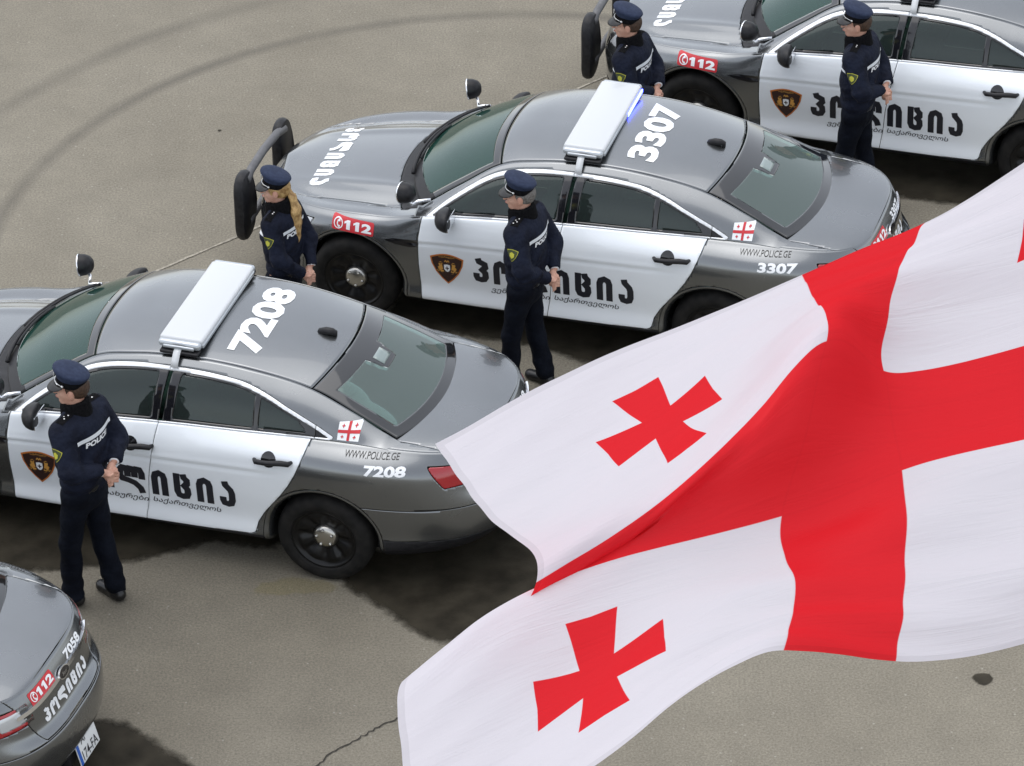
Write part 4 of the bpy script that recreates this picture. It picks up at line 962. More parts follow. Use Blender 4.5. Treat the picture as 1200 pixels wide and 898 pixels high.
def person(label, loc, face_deg, height, head_turn=0, female=False, hair='brown_hair', lean=0, hands_z=0.0, stars=3, detail=.011):
    """stands at loc facing face_deg (degrees, 0 = +x), hands clasped behind the back"""
    root = empty('person', (*loc, 0), math.radians(face_deg)); k = height/1.78; root.scale = (k, k, k)
    tag(root, label, 'person', 'officers standing beside their cars with hands behind their backs')
    w_ = .88 if female else 1.0
    sh = (.0, .195*w_, 1.445); 
    hip = .095
    feetL, feetR = (.10, .105), (-.10, -.105)
    HR_ = hands_z
    def arm(s): return [(-.01, s*.182*w_, 1.44), (-.115, s*(.250+.02*(stars > 3))*w_, 1.18+.02*(HR_ > .05)), (-.215, s*.078, 1.02+HR_)]
    turn = math.radians(head_turn); ct, st = math.cos(turn), math.sin(turn); HR = np.array([[ct, -st, 0], [st, ct, 0], [0, 0, 1]])
    HC = np.array([.025, 0, 1.665])
    def head_sd(P):
        Q = (P-HC)@HR          # head-local: x forward, y left
        d = sd_ell(Q, (-.012, 0, .028), (.098, .076, .100))
        d = smin(d, sd_ell(Q, (.030, 0, -.030), (.062, .058, .078)), .03)
        d = smin(d, sd_ell(Q, (.052, 0, -.083), (.034, .036, .022)), .025)          # chin
        d = smin(d, sd_cap(Q, (.088, 0, .005), (.113, 0, -.022), .010, .014), .012)   # nose
        d = smin(d, sd_ell(Q, (.075, 0, .026), (.020, .055, .010)), .012)            # brow
        for s in (1, -1):
            d = smin(d, sd_ell(Q, (-.005, s*.079, -.005), (.020, .010, .032)), .006)  # ear
            d = smin(d, sd_ell(Q, (.058, s*.040, -.018), (.025, .020, .018)), .015)   # cheek
            e = sd_ell(Q, (.094, s*.031, .008), (.014, .014, .009)); d = -smin(-d, e, .006)
        d = smin(d, sd_ell(Q, (.092, 0, -.052), (.014, .024, .010)), .008)           # mouth
        return d
    def hand_pts(s, z0):
        """palm and five curled fingers, right hand (s=-1) held in the left"""
        W = np.array([-.222, s*.055, 1.0+HR_]); parts = []
        palm_c = np.array([-.235, s*.012, .965+HR_])
        parts.append((W, palm_c, .026, .032))
        parts.append((palm_c+(0, s*.012, -.01), palm_c+(-.004, -s*.014, -.030), .027, .024))
        for i in range(4):
            b = palm_c+np.array([-.012-.002*i, -s*(.018-.004*i), .014-.0205*i]); m = b+np.array([-.022, -s*(.026+.002*(i % 2)), -.010]); t = m+np.array([.004+.003*i, -s*.020, -.020+.003*i])
            parts.append((b, m, .0098, .0088)); parts.append((m, t, .0088, .0072))
        b = W+(-.012, 0, -.012); m = b+np.array([-.030, -s*.010, -.006]); t = m+np.array([-.010, -s*.024, .006]); parts.append((b, m, .0125, .011)); parts.append((m, t, .011, .009))
        return parts
    HP = hand_pts(1, 0)+[tuple([q[0]+(.012, 0, -.004), q[1]+(.012, 0, -.006), q[2], q[3]]) for q in hand_pts(-1, 0)]
    def body(P):
        d = head_sd(P)
        d = smin(d, sd_cap(P, (-.005, 0, 1.45), (.005, 0, 1.62), .060*w_, .054*w_), .03)
        d = smin(d, sd_cap(P, (0, 0, 1.0), (0, 0, 1.40), .10, .115, (1.25, .85, 1)), .06)
        for s in (1, -1):
            A = arm(s); d = smin(d, sd_cap(P, A[0], A[1], .05, .04), .03); d = smin(d, sd_cap(P, A[1], A[2], .04, .026), .02)
            fx, fy = (feetL if s > 0 else feetR)
            d = smin(d, sd_cap(P, (0, s*hip, .93), (fx*.5+.01, (s*hip+fy)/2, .50), .075, .05), .04); d = smin(d, sd_cap(P, (fx*.5+.01, (s*hip+fy)/2, .50), (fx-.02, fy, .08), .05, .035), .02)
        for a, b, ra, rb in HP: d = smin(d, sd_cap(P, a, b, ra, rb), .002)
        return d
    V, F = nets(lambda P: body(P), (-.36, -.38, .02), (.22, .38, 1.81), .0078)
    b_ = obj('body', V, F, M['skin'], root)
    # --- jacket
    def wr(P, a, f, ph=0): return a*np.sin(P[:, 2]*f+3*np.sin(P[:, 1]*9+ph)+4*P[:, 0])
    def jacket(P):
        d = sd_cap(P, (-.012, 0, 1.02), (-.012, 0, 1.20), .168*w_, .170*w_, (1.22, .90, 1))
        d = smin(d, sd_cap(P, (-.015, 0, 1.15), (-.02, 0, 1.36), .163*w_, .172*w_, (1.22, .84, 1)), .05)
        d = smin(d, sd_cap(P, (-.02, -.12*w_, 1.430), (-.02, .12*w_, 1.430), .094, .094), .06)
        d = smin(d, sd_cap(P, (-.01, 0, 1.44), (0, 0, 1.50), .105, .080), .04)
        if female: d = smin(d, sd_ell(P, (.09, 0, 1.27), (.07, .13, .07)), .06)
        for s in (1, -1):
            A = arm(s); d = smin(d, sd_cap(P, A[0], A[1], .088*w_, .072*w_), .035); d = smin(d, sd_cap(P, A[1], A[2], .073*w_, .047), .03)
        d = d+wr(P, .0075, 34)*np.clip((1.32-P[:, 2])*5, 0, 1)+.006*np.sin(P[:, 2]*62+P[:, 1]*26+4*np.sin(P[:, 0]*11))*np.clip(1-np.abs(P[:, 2]-1.13)*6, 0, 1)
        # hem elastic
        d = d+.010*np.exp(-((P[:, 2]-.975)/.016)**2)
        return np.maximum(d, .925-P[:, 2])
    def jk(P):
        d = jacket(P)
        # cut the sleeves at the wrists
        for s in (1, -1):
            w3 = np.array(arm(s)[2]); e = np.array(arm(s)[1]); n = (w3-e)/np.linalg.norm(w3-e)
            c = w3+n*.012; near = np.linalg.norm(P-w3, axis=1) < .075
            torso = sd_cap(P, (-.012, 0, 1.0), (-.012, 0, 1.30), .150*w_, .160*w_, (1.32, .90, 1))
            d = np.where(near & (torso > .0), np.maximum(d, (P-c)@n), d)
        return d
    V, F = nets(jk, (-.36, -.40, .90), (.26, .40, 1.60), .0125 if detail > .01 else .009)
    j = obj('jacket', V, F, M['navy'], root)
    jb = BVHTree.FromPolygons([tuple(v) for v in V], [tuple(map(int, f)) for f in F])
    # collar
    V, F = nets(lambda P: np.maximum(np.maximum(smin(sd_cap(P, (-.012, 0, 1.505), (-.002, 0, 1.575), .098, .092, (1, 1.05, 1)), sd_cap(P, (.05, 0, 1.44), (.07, 0, 1.52), .07, .05), .04), -sd_cap(P, (.0, 0, 1.50), (.03, 0, 1.75), .058, .075)), P[:, 2]-(1.592-P[:, 0]*.25)), (-.14, -.15, 1.38), (.18, .15, 1.64), .010)
    obj('collar', V, F, M['collar'], j)
    # --- trousers
    def trousers(P):
        d = sd_cap(P, (-.012, 0, .90), (-.012, 0, 1.0), .150, .138*w_, (1.25, .92, 1))
        for s in (1, -1):
            fx, fy = (feetL if s > 0 else feetR); kx, ky = fx*.5+.015, (s*hip+fy)/2
            d = smin(d, sd_cap(P, (-.005, s*hip*.9, .90), (kx, ky, .50), .100, .072), .035); d = smin(d, sd_cap(P, (kx, ky, .50), (fx-.025, fy, .09), .073, .072), .02)
        d = d+.004*np.sin(P[:, 2]*30+P[:, 1]*14)+.006*np.sin(P[:, 2]*60+P[:, 0]*20)*np.clip((.30-P[:, 2])*5, 0, 1)
        return np.maximum(d, .055-P[:, 2])
    V, F = nets(trousers, (-.30, -.30, .04), (.30, .30, 1.12), .0135)
    obj('trousers', V, F, M['trouser'], root)
    obj('belt', *nets(lambda P: np.maximum(np.maximum(sd_cap(P, (-.012, 0, .90), (-.012, 0, 1.0), .157, .147*w_, (1.25, .92, 1)), np.abs(P[:, 2]-.965)-.022), -9.0), (-.2, -.25, .92), (.2, .25, 1.01), .012), M['shoe'], root)
    for s in (1, -1):
        fx, fy = (feetL if s > 0 else feetR); a = math.radians(12*s); c, sn = math.cos(a), math.sin(a)
        def shoe(P):
            Q = P-np.array([fx, fy, 0]); Q = np.stack([Q[:, 0]*c+Q[:, 1]*sn, -Q[:, 0]*sn+Q[:, 1]*c, Q[:, 2]], 1)
            d = sd_cap(Q, (-.06, 0, .045), (.12, 0, .035), .045, .042); d = smin(d, sd_cap(Q, (-.03, 0, .05), (-.03, 0, .11), .045, .043), .03); return np.maximum(d, -Q[:, 2])
        V, F = nets(shoe, (fx-.2, fy-.2, -.01), (fx+.25, fy+.2, .16), .012); obj('shoe', V, F, M['shoe'], root)
        w3 = np.array(arm(s)[2]); e = np.array(arm(s)[1]); n = (w3-e)/np.linalg.norm(w3-e)
        obj('cuff', *tube([tuple(w3-n*.0), tuple(w3+n*.013)], [.036, .033], 14), M['cuff'], j)
    # --- cap (tilts and turns with the head)
    T = Matrix.Translation(Vector(HC)+Vector((0, 0, .058))) @ Matrix.Rotation(turn, 4, 'Z') @ Matrix.Rotation(math.radians(-9), 4, 'Y')
    n = 40; V = []; prof = [(.093, -.012, 0), (.096, .0, 0), (.097, .034, 0), (.100, .038, 0), (.110, .053, .003), (.122, .069, .006), (.126, .080, .007), (.122, .090, .007), (.108, .099, .006), (.08, .105, .005), (.04, .109, .004), (.001, .110, .004)]
    for r, z, fwd in prof:
        for q in range(n):
            t = 2*math.pi*q/n; rr_ = r*(.93 if z > .04 else .97); V.append((rr_*1.06*math.cos(t)+fwd, rr_*.93*math.sin(t), z*(1+.24*math.cos(t)*(r/.126)) if z > .04 else z))
    F = [(i*n+q, i*n+(q+1) % n, (i+1)*n+(q+1) % n, (i+1)*n+q) for i in range(len(prof)-1) for q in range(n)]
    cp = obj('cap', *xf((V, F), T), M['capcloth'], root)
    nb = 3*n; obj('cap_band', *xf(([(x*1.015, y*1.015, z) for x, y, z in V[:nb]], [f for f in F if max(f) < nb]), T), M['collar'], cp, thick=.002)
    V = []; m_ = 16
    for i, (r0, dz) in enumerate(((.098, .004), (.118, -.008), (.142, -.030), (.150, -.040))):
        for q in range(m_+1):
            t = math.radians(-66+132*q/m_); w2 = 1 if i < 2 else (1 - .0*abs(t)); fall = 1-(abs(t)/math.radians(70))**3
            r = .098+(r0-.098)*max(fall, .05); V.append((r*1.05*math.cos(t), r*.93*math.sin(t), dz*max(fall, .1)))
    F = [(i*(m_+1)+q, i*(m_+1)+q+1, (i+1)*(m_+1)+q+1, (i+1)*(m_+1)+q) for i in range(3) for q in range(m_)]
    obj('cap_visor', *xf((V, F), T @ Matrix.Rotation(math.radians(9), 4, 'Y')), M['visor'], cp, thick=.003)
    V = []; 
    pts = [(.102*1.06*math.cos(t), .102*.93*math.sin(t), .006) for t in np.radians(np.linspace(-62, 62, 15))]
    obj('cap_cord', *xf(tube(pts, .0028, 6), T), M['silver'], cp)
    for s in (1, -1): obj('cap_button', *xf(lathe([(.001, .108), (.006, .107), (.0085, .103), (.009, .098)], 10, 'y') if s > 0 else lathe([(.001, -.108), (.006, -.107), (.0085, -.103), (.009, -.098)], 10, 'y'), T @ Matrix.Translation((.045, -s*.012, .006))), M['silver'], cp)
    obj('cap_badge', *xf(rbox(.112, .120, -.014, .014, .030, .062, .003), T), M['silver'], cp)
    # --- face
    HM = Matrix.Translation(HC) @ Matrix.Rotation(turn, 4, 'Z')
    for s in (1, -1):
        obj('eye', *xf(fixn(merge([lathe([(.001, .011), (.006, .0095), (.010, .004), (.011, 0)], 12, 'x', (.078, s*.031, .006))])), HM), M['eye'], root)
    obj('mouth', *xf(tube([(.097, -.020, -.053), (.105, -.008, -.051), (.106, 0, -.052), (.105, .008, -.051), (.097, .020, -.053)], [.002, .0045, .0045, .0045, .002], 6), HM), M['lip'], root)
    # --- hair below the cap
    mh = M[hair]
    def hair_sd(P):
        Q = (P-HC)@HR
        d = sd_ell(Q, (-.016, 0, .026), (.103, .082, .104))
        d = np.maximum(d, Q[:, 0]-(.045 if female else .022)-Q[:, 2]*.3); d = np.maximum(d, (-.060 if female else -.045)-Q[:, 2]-.35*Q[:, 0]*(-1 if not female else -1)*0)
        if not female: d = np.maximum(d, -(Q[:, 2]+.03-.0*Q[:, 0])-np.clip(-Q[:, 0]*.35, 0, .03))
        d = np.maximum(d, -sd_ell(Q, (-.003, .083, -.006), (.026, .022, .038))); d = np.maximum(d, -sd_ell(Q, (-.003, -.083, -.006), (.026, .022, .038))) if not female else d
        return np.maximum(d, Q[:, 2]-.07)
    V, F = nets(hair_sd, (HC[0]-.14, -.14, 1.56), (HC[0]+.14, .14, 1.76), .0075); h_ = obj('hair', V, F, mh, root)
    if female:
        def pony(P):
            B = (np.array([-.10, 0, -.005])@HR.T)+HC
            pts = [B, B+(-.035, .0, -.055), B+(-.065, .01, -.16), B+(-.062, .01, -.27), B+(-.05, .0, -.40), B+(-.055, 0, -.50)]
            rr = [.024, .030, .044, .046, .036, .012]; d = np.full(len(P), 9.)
            for i in range(5): d = smin(d, sd_cap(P, pts[i], pts[i+1], rr[i], rr[i+1], (1.35, .85, 1)), .02)
            return d+.0022*np.sin(P[:, 1]*190+1.5*np.sin(P[:, 2]*9))
        V, F = nets(pony, (-.32, -.16, 1.08), (.06, .16, 1.72), .0075); obj('ponytail', V, F, mh, root)
    # --- markings on the jacket
    wb = .145*w_
    V, F = stroke([(-wb*1.2, -.004), (wb*1.2, .004)], .029); V = np.array(V)
    def onback(name, V, F, z, m, lift=.003, x0=0):
        return obj(name, *drape(V, F, (-1.0, x0, z), (0, -1, 0), (0, 0, 1), (1, 0, 0), jb, lift, .02), M[m], j, smooth=False)
    onback('reflective_stripe', V, F, 1.385, 'reflect')
    V, F = text_mesh('POLICE', .05); V = V*.042; V[:, 0] *= .215/V[:, 0].max(); onback('back_lettering', V-[.1075, 0], F, 1.318, 'decal_white')
    # shoulder patch on both upper arms and rank stars
    for s in (1, -1):
        shield(j, (-.038, s*1.0, 1.335), (-s, 0, 0), (0, 0, 1), (0, -s, 0), jb, .092, 'sleeve_badge', True)
        for q in range(stars):
            bm = lathe([(.001, .004), (.0045, .003), (.008, 0)], 8, 'z'); h = jb.ray_cast(Vector((-.015+.018*(q % 2)*(stars > 2), s*(.105+.022*q), 1.8)), Vector((0, 0, -1)))
            if h[0]: obj('rank_star', [tuple(Vector(v)+h[0]+Vector((0, 0, .001))) for v in bm[0]], bm[1], M['silver'], j)
        ev = [(x, y) for x, y in ((-.03, 0), (.03, 0), (.03, .12), (0, .135), (-.03, .12))]
        obj('epaulette', *drape(*poly2d([(b, a) for a, b in ev]), (-.012, s*.205, 1.9), (0, -s, 0), (1, 0, 0), (0, 0, -1), jb, .003, .02), M['collar'], j, smooth=False)
    # chest stripe running to the sleeve
    V, F = stroke([(0, 0), (.18, .03)], .02); obj('chest_stripe', *drape(V, F, (1.0, .04, 1.30), (0, 1, 0), (0, 0, 1), (-1, 0, 0), jb, .003, .02), M['reflect'], j, smooth=False)
    return root
PEOPLE = [  # label, ground point, facing, height, head turn, woman, hair, stars, hands raised
 ('officer in navy jacket and peaked cap standing beside the sedan numbered 7208', (-2.945, 22.72), 148, 1.86, 27, False, 'brown_hair', 3, .13),
 ('grey haired officer in navy jacket standing beside the doors of the sedan numbered 3307', (.10, 25.38), 156, 1.77, 20, False, 'grey_hair', 4, .04),
 ('officer in peaked cap standing beside the front door of the rearmost sedan', (2.77, 27.98), 158, 1.78, 18, False, 'brown_hair', 2, .13),
 ('brown haired officer seen to the waist by the push bumper of the rearmost sedan', (.97, 28.07), 155, 1.75, 20, False, 'brown_hair', 2, .12),
 ('woman officer with long blond ponytail by the front wheel of the sedan numbered 3307', (-1.70, 25.63), 152, 1.70, 24, True, 'blond', 2, .0)]
for lab, p, fd, h, ht, fem, hair, st_, hz in PEOPLE: person(lab, p, fd, h, ht, fem, hair, stars=st_, hands_z=hz)
FLAG = np.array([[[-0.131,5.639,12.624],[-0.076,5.713,12.611],[-0.019,5.788,12.599],[0.038,5.862,12.586],[0.097,5.936,12.571],[0.158,6.01,12.556],[0.221,6.084,12.54],[0.288,6.157,12.524],[0.358,6.228,12.51],[0.434,6.298,12.497],[0.513,6.367,12.487],[0.591,6.435,12.479],[0.668,6.503,12.474],[0.749,6.566,12.471],[0.823,6.631,12.47],[0.889,6.696,12.472],[0.952,6.761,12.476],[1.014,6.824,12.482],[1.077,6.886,12.489],[1.142,6.946,12.496],[1.209,7.005,12.503],[1.277,7.064,12.511],[1.346,7.122,12.518],[1.416,7.18,12.526],[1.486,7.239,12.534]],[[-0.106,5.55,12.641],[-0.049,5.624,12.625],[0.009,5.697,12.61],[0.067,5.771,12.595],[0.127,5.845,12.58],[0.188,5.92,12.566],[0.249,5.993,12.553],[0.312,6.066,12.541],[0.377,6.138,12.532],[0.447,6.21,12.528],[0.518,6.281,12.524],[0.587,6.35,12.514],[0.654,6.416,12.502],[0.725,6.482,12.493],[0.794,6.546,12.486],[0.862,6.61,12.482],[0.93,6.672,12.48],[0.998,6.733,12.479],[1.065,6.794,12.48],[1.133,6.854,12.481],[1.202,6.913,12.481],[1.27,6.973,12.482],[1.339,7.033,12.484],[1.409,7.093,12.485],[1.48,7.153,12.487]],[[-0.081,5.461,12.658],[-0.023,5.533,12.639],[0.036,5.607,12.621],[0.096,5.68,12.605],[0.157,5.754,12.59],[0.217,5.828,12.577],[0.277,5.902,12.567],[0.336,5.976,12.558],[0.396,6.048,12.554],[0.459,6.122,12.559],[0.523,6.196,12.562],[0.583,6.264,12.549],[0.641,6.331,12.531],[0.702,6.398,12.516],[0.766,6.463,12.503],[0.835,6.525,12.492],[0.908,6.585,12.484],[0.981,6.644,12.478],[1.054,6.703,12.472],[1.125,6.762,12.466],[1.194,6.822,12.46],[1.264,6.883,12.455],[1.333,6.944,12.45],[1.402,7.005,12.446],[1.473,7.065,12.442]],[[-0.056,5.371,12.677],[0.002,5.443,12.656],[0.062,5.516,12.636],[0.122,5.59,12.619],[0.182,5.664,12.604],[0.242,5.738,12.593],[0.299,5.812,12.584],[0.355,5.886,12.579],[0.41,5.959,12.579],[0.469,6.035,12.591],[0.527,6.111,12.6],[0.58,6.179,12.583],[0.63,6.245,12.557],[0.682,6.313,12.533],[0.741,6.378,12.513],[0.811,6.439,12.497],[0.886,6.498,12.483],[0.964,6.555,12.471],[1.042,6.612,12.46],[1.115,6.67,12.449],[1.185,6.731,12.439],[1.255,6.792,12.429],[1.324,6.854,12.419],[1.393,6.915,12.41],[1.464,6.977,12.402]],[[-0.024,5.283,12.699],[0.033,5.356,12.678],[0.091,5.429,12.658],[0.149,5.502,12.641],[0.207,5.576,12.627],[0.264,5.651,12.616],[0.317,5.725,12.609],[0.369,5.799,12.606],[0.421,5.873,12.61],[0.478,5.951,12.63],[0.534,6.03,12.645],[0.581,6.097,12.621],[0.623,6.159,12.58],[0.666,6.224,12.542],[0.719,6.288,12.511],[0.786,6.35,12.488],[0.863,6.408,12.47],[0.944,6.464,12.455],[1.025,6.521,12.442],[1.1,6.579,12.428],[1.17,6.64,12.414],[1.24,6.702,12.402],[1.31,6.764,12.39],[1.38,6.826,12.38],[1.451,6.887,12.369]],[[0.015,5.199,12.724],[0.069,5.272,12.703],[0.124,5.345,12.684],[0.178,5.418,12.668],[0.232,5.492,12.654],[0.285,5.566,12.645],[0.334,5.642,12.639],[0.382,5.716,12.638],[0.431,5.79,12.645],[0.488,5.872,12.674],[0.543,5.954,12.695],[0.584,6.019,12.662],[0.617,6.074,12.602],[0.652,6.131,12.542],[0.698,6.195,12.497],[0.762,6.257,12.468],[0.838,6.316,12.447],[0.921,6.373,12.431],[1.003,6.429,12.417],[1.078,6.488,12.402],[1.15,6.548,12.387],[1.221,6.611,12.374],[1.291,6.673,12.363],[1.362,6.735,12.353],[1.435,6.796,12.343]],[[0.036,5.112,12.74],[0.087,5.186,12.721],[0.139,5.259,12.703],[0.19,5.333,12.688],[0.241,5.407,12.676],[0.291,5.482,12.668],[0.338,5.557,12.663],[0.383,5.633,12.662],[0.43,5.707,12.67],[0.488,5.791,12.704],[0.544,5.875,12.729],[0.582,5.938,12.687],[0.611,5.988,12.612],[0.641,6.039,12.537],[0.683,6.1,12.483],[0.745,6.164,12.449],[0.82,6.223,12.426],[0.903,6.28,12.41],[0.985,6.338,12.396],[1.06,6.396,12.379],[1.132,6.457,12.364],[1.203,6.519,12.351],[1.274,6.582,12.34],[1.346,6.644,12.33],[1.419,6.705,12.321]],[[0.011,5.047,12.705],[0.059,5.117,12.692],[0.109,5.187,12.68],[0.159,5.257,12.672],[0.211,5.329,12.668],[0.262,5.4,12.667],[0.31,5.47,12.665],[0.357,5.545,12.662],[0.406,5.619,12.665],[0.465,5.702,12.693],[0.523,5.784,12.71],[0.566,5.845,12.667],[0.6,5.896,12.596],[0.636,5.949,12.527],[0.682,6.009,12.476],[0.745,6.071,12.441],[0.819,6.13,12.417],[0.898,6.188,12.4],[0.977,6.246,12.384],[1.051,6.305,12.366],[1.122,6.366,12.35],[1.193,6.428,12.336],[1.264,6.491,12.324],[1.336,6.553,12.313],[1.409,6.614,12.302]],[[-0.057,5.05,12.607],[-0.01,5.107,12.611],[0.038,5.163,12.615],[0.089,5.219,12.622],[0.144,5.275,12.634],[0.199,5.331,12.645],[0.252,5.384,12.651],[0.304,5.457,12.64],[0.359,5.529,12.632],[0.42,5.604,12.637],[0.482,5.678,12.634],[0.535,5.739,12.599],[0.584,5.799,12.556],[0.635,5.858,12.513],[0.693,5.918,12.473],[0.758,5.978,12.441],[0.829,6.037,12.417],[0.902,6.096,12.397],[0.975,6.155,12.379],[1.046,6.214,12.36],[1.117,6.275,12.343],[1.187,6.337,12.327],[1.258,6.399,12.313],[1.329,6.461,12.3],[1.401,6.522,12.287]],[[-0.135,4.923,12.682],[-0.085,4.991,12.684],[-0.033,5.06,12.685],[0.021,5.124,12.682],[0.079,5.187,12.676],[0.138,5.247,12.667],[0.196,5.306,12.652],[0.253,5.374,12.627],[0.313,5.441,12.603],[0.375,5.508,12.584],[0.44,5.575,12.564],[0.504,5.638,12.539],[0.568,5.702,12.517],[0.633,5.767,12.498],[0.7,5.828,12.475],[0.767,5.888,12.45],[0.835,5.946,12.426],[0.903,6.004,12.403],[0.973,6.063,12.381],[1.042,6.122,12.36],[1.111,6.183,12.34],[1.18,6.245,12.322],[1.25,6.307,12.304],[1.321,6.369,12.288],[1.393,6.43,12.272]],[[-0.172,4.793,12.755],[-0.119,4.871,12.752],[-0.066,4.949,12.75],[-0.01,5.022,12.736],[0.049,5.09,12.713],[0.109,5.156,12.686],[0.169,5.222,12.657],[0.23,5.287,12.626],[0.291,5.353,12.594],[0.354,5.417,12.562],[0.419,5.48,12.533],[0.487,5.545,12.512],[0.558,5.609,12.498],[0.63,5.675,12.49],[0.7,5.737,12.476],[0.768,5.796,12.455],[0.836,5.854,12.431],[0.904,5.911,12.406],[0.972,5.969,12.381],[1.04,6.028,12.359],[1.108,6.09,12.338],[1.176,6.152,12.318],[1.245,6.214,12.299],[1.314,6.276,12.28],[1.385,6.338,12.262]],[[-0.175,4.701,12.773],[-0.121,4.777,12.764],[-0.067,4.854,12.755],[-0.011,4.926,12.737],[0.047,4.995,12.712],[0.106,5.063,12.685],[0.167,5.131,12.659],[0.231,5.199,12.634],[0.295,5.265,12.607],[0.357,5.33,12.575],[0.421,5.393,12.544],[0.487,5.457,12.521],[0.556,5.52,12.503],[0.626,5.584,12.491],[0.695,5.645,12.475],[0.765,5.703,12.454],[0.836,5.76,12.429],[0.906,5.816,12.404],[0.976,5.874,12.378],[1.045,5.934,12.356],[1.112,5.995,12.334],[1.178,6.058,12.314],[1.245,6.121,12.295],[1.312,6.184,12.276],[1.38,6.247,12.258]],[[-0.168,4.608,12.784],[-0.114,4.681,12.764],[-0.06,4.754,12.745],[-0.004,4.826,12.724],[0.052,4.897,12.702],[0.111,4.967,12.681],[0.173,5.038,12.663],[0.239,5.109,12.649],[0.304,5.178,12.629],[0.366,5.244,12.602],[0.428,5.308,12.573],[0.492,5.37,12.545],[0.555,5.431,12.518],[0.62,5.492,12.497],[0.687,5.552,12.474],[0.758,5.609,12.45],[0.832,5.666,12.424],[0.906,5.722,12.399],[0.978,5.779,12.374],[1.047,5.839,12.351],[1.114,5.901,12.331],[1.179,5.965,12.312],[1.243,6.029,12.294],[1.308,6.093,12.277],[1.374,6.156,12.26]],[[-0.162,4.515,12.798],[-0.109,4.587,12.772],[-0.055,4.659,12.747],[0.001,4.73,12.725],[0.057,4.802,12.705],[0.114,4.873,12.688],[0.176,4.945,12.676],[0.241,5.019,12.667],[0.305,5.089,12.652],[0.366,5.156,12.628],[0.427,5.22,12.6],[0.489,5.282,12.569],[0.55,5.341,12.535],[0.612,5.4,12.505],[0.678,5.459,12.476],[0.748,5.516,12.448],[0.822,5.573,12.421],[0.896,5.629,12.395],[0.969,5.687,12.37],[1.038,5.746,12.347],[1.104,5.809,12.327],[1.168,5.873,12.31],[1.231,5.938,12.296],[1.295,6.002,12.282],[1.36,6.066,12.268]],[[-0.158,4.424,12.816],[-0.106,4.495,12.789],[-0.051,4.567,12.763],[0.004,4.638,12.741],[0.06,4.71,12.723],[0.118,4.782,12.709],[0.176,4.855,12.697],[0.236,4.929,12.688],[0.296,4.999,12.674],[0.357,5.067,12.653],[0.417,5.133,12.626],[0.478,5.193,12.591],[0.538,5.25,12.553],[0.6,5.308,12.515],[0.664,5.366,12.48],[0.732,5.424,12.448],[0.801,5.481,12.418],[0.871,5.539,12.39],[0.94,5.597,12.364],[1.008,5.657,12.34],[1.074,5.719,12.322],[1.139,5.784,12.309],[1.204,5.849,12.3],[1.269,5.914,12.293],[1.336,5.978,12.285]],[[-0.152,4.332,12.835],[-0.1,4.404,12.808],[-0.047,4.475,12.782],[0.008,4.547,12.761],[0.065,4.62,12.747],[0.122,4.692,12.735],[0.177,4.765,12.723],[0.23,4.839,12.712],[0.285,4.91,12.697],[0.343,4.98,12.679],[0.403,5.046,12.654],[0.463,5.105,12.616],[0.524,5.161,12.572],[0.586,5.216,12.528],[0.648,5.273,12.487],[0.711,5.331,12.451],[0.774,5.39,12.417],[0.838,5.45,12.385],[0.902,5.51,12.357],[0.968,5.57,12.332],[1.034,5.632,12.316],[1.101,5.697,12.309],[1.168,5.763,12.307],[1.236,5.828,12.307],[1.305,5.892,12.306]],[[-0.147,4.241,12.856],[-0.096,4.313,12.829],[-0.043,4.384,12.803],[0.012,4.456,12.783],[0.07,4.529,12.771],[0.127,4.602,12.762],[0.177,4.675,12.75],[0.224,4.749,12.737],[0.273,4.821,12.721],[0.33,4.892,12.705],[0.39,4.96,12.683],[0.45,5.017,12.641],[0.51,5.071,12.593],[0.572,5.124,12.542],[0.632,5.18,12.495],[0.69,5.239,12.454],[0.748,5.3,12.416],[0.806,5.362,12.382],[0.865,5.424,12.351],[0.929,5.484,12.325],[0.995,5.547,12.311],[1.064,5.612,12.309],[1.134,5.677,12.314],[1.204,5.742,12.322],[1.275,5.805,12.328]]])
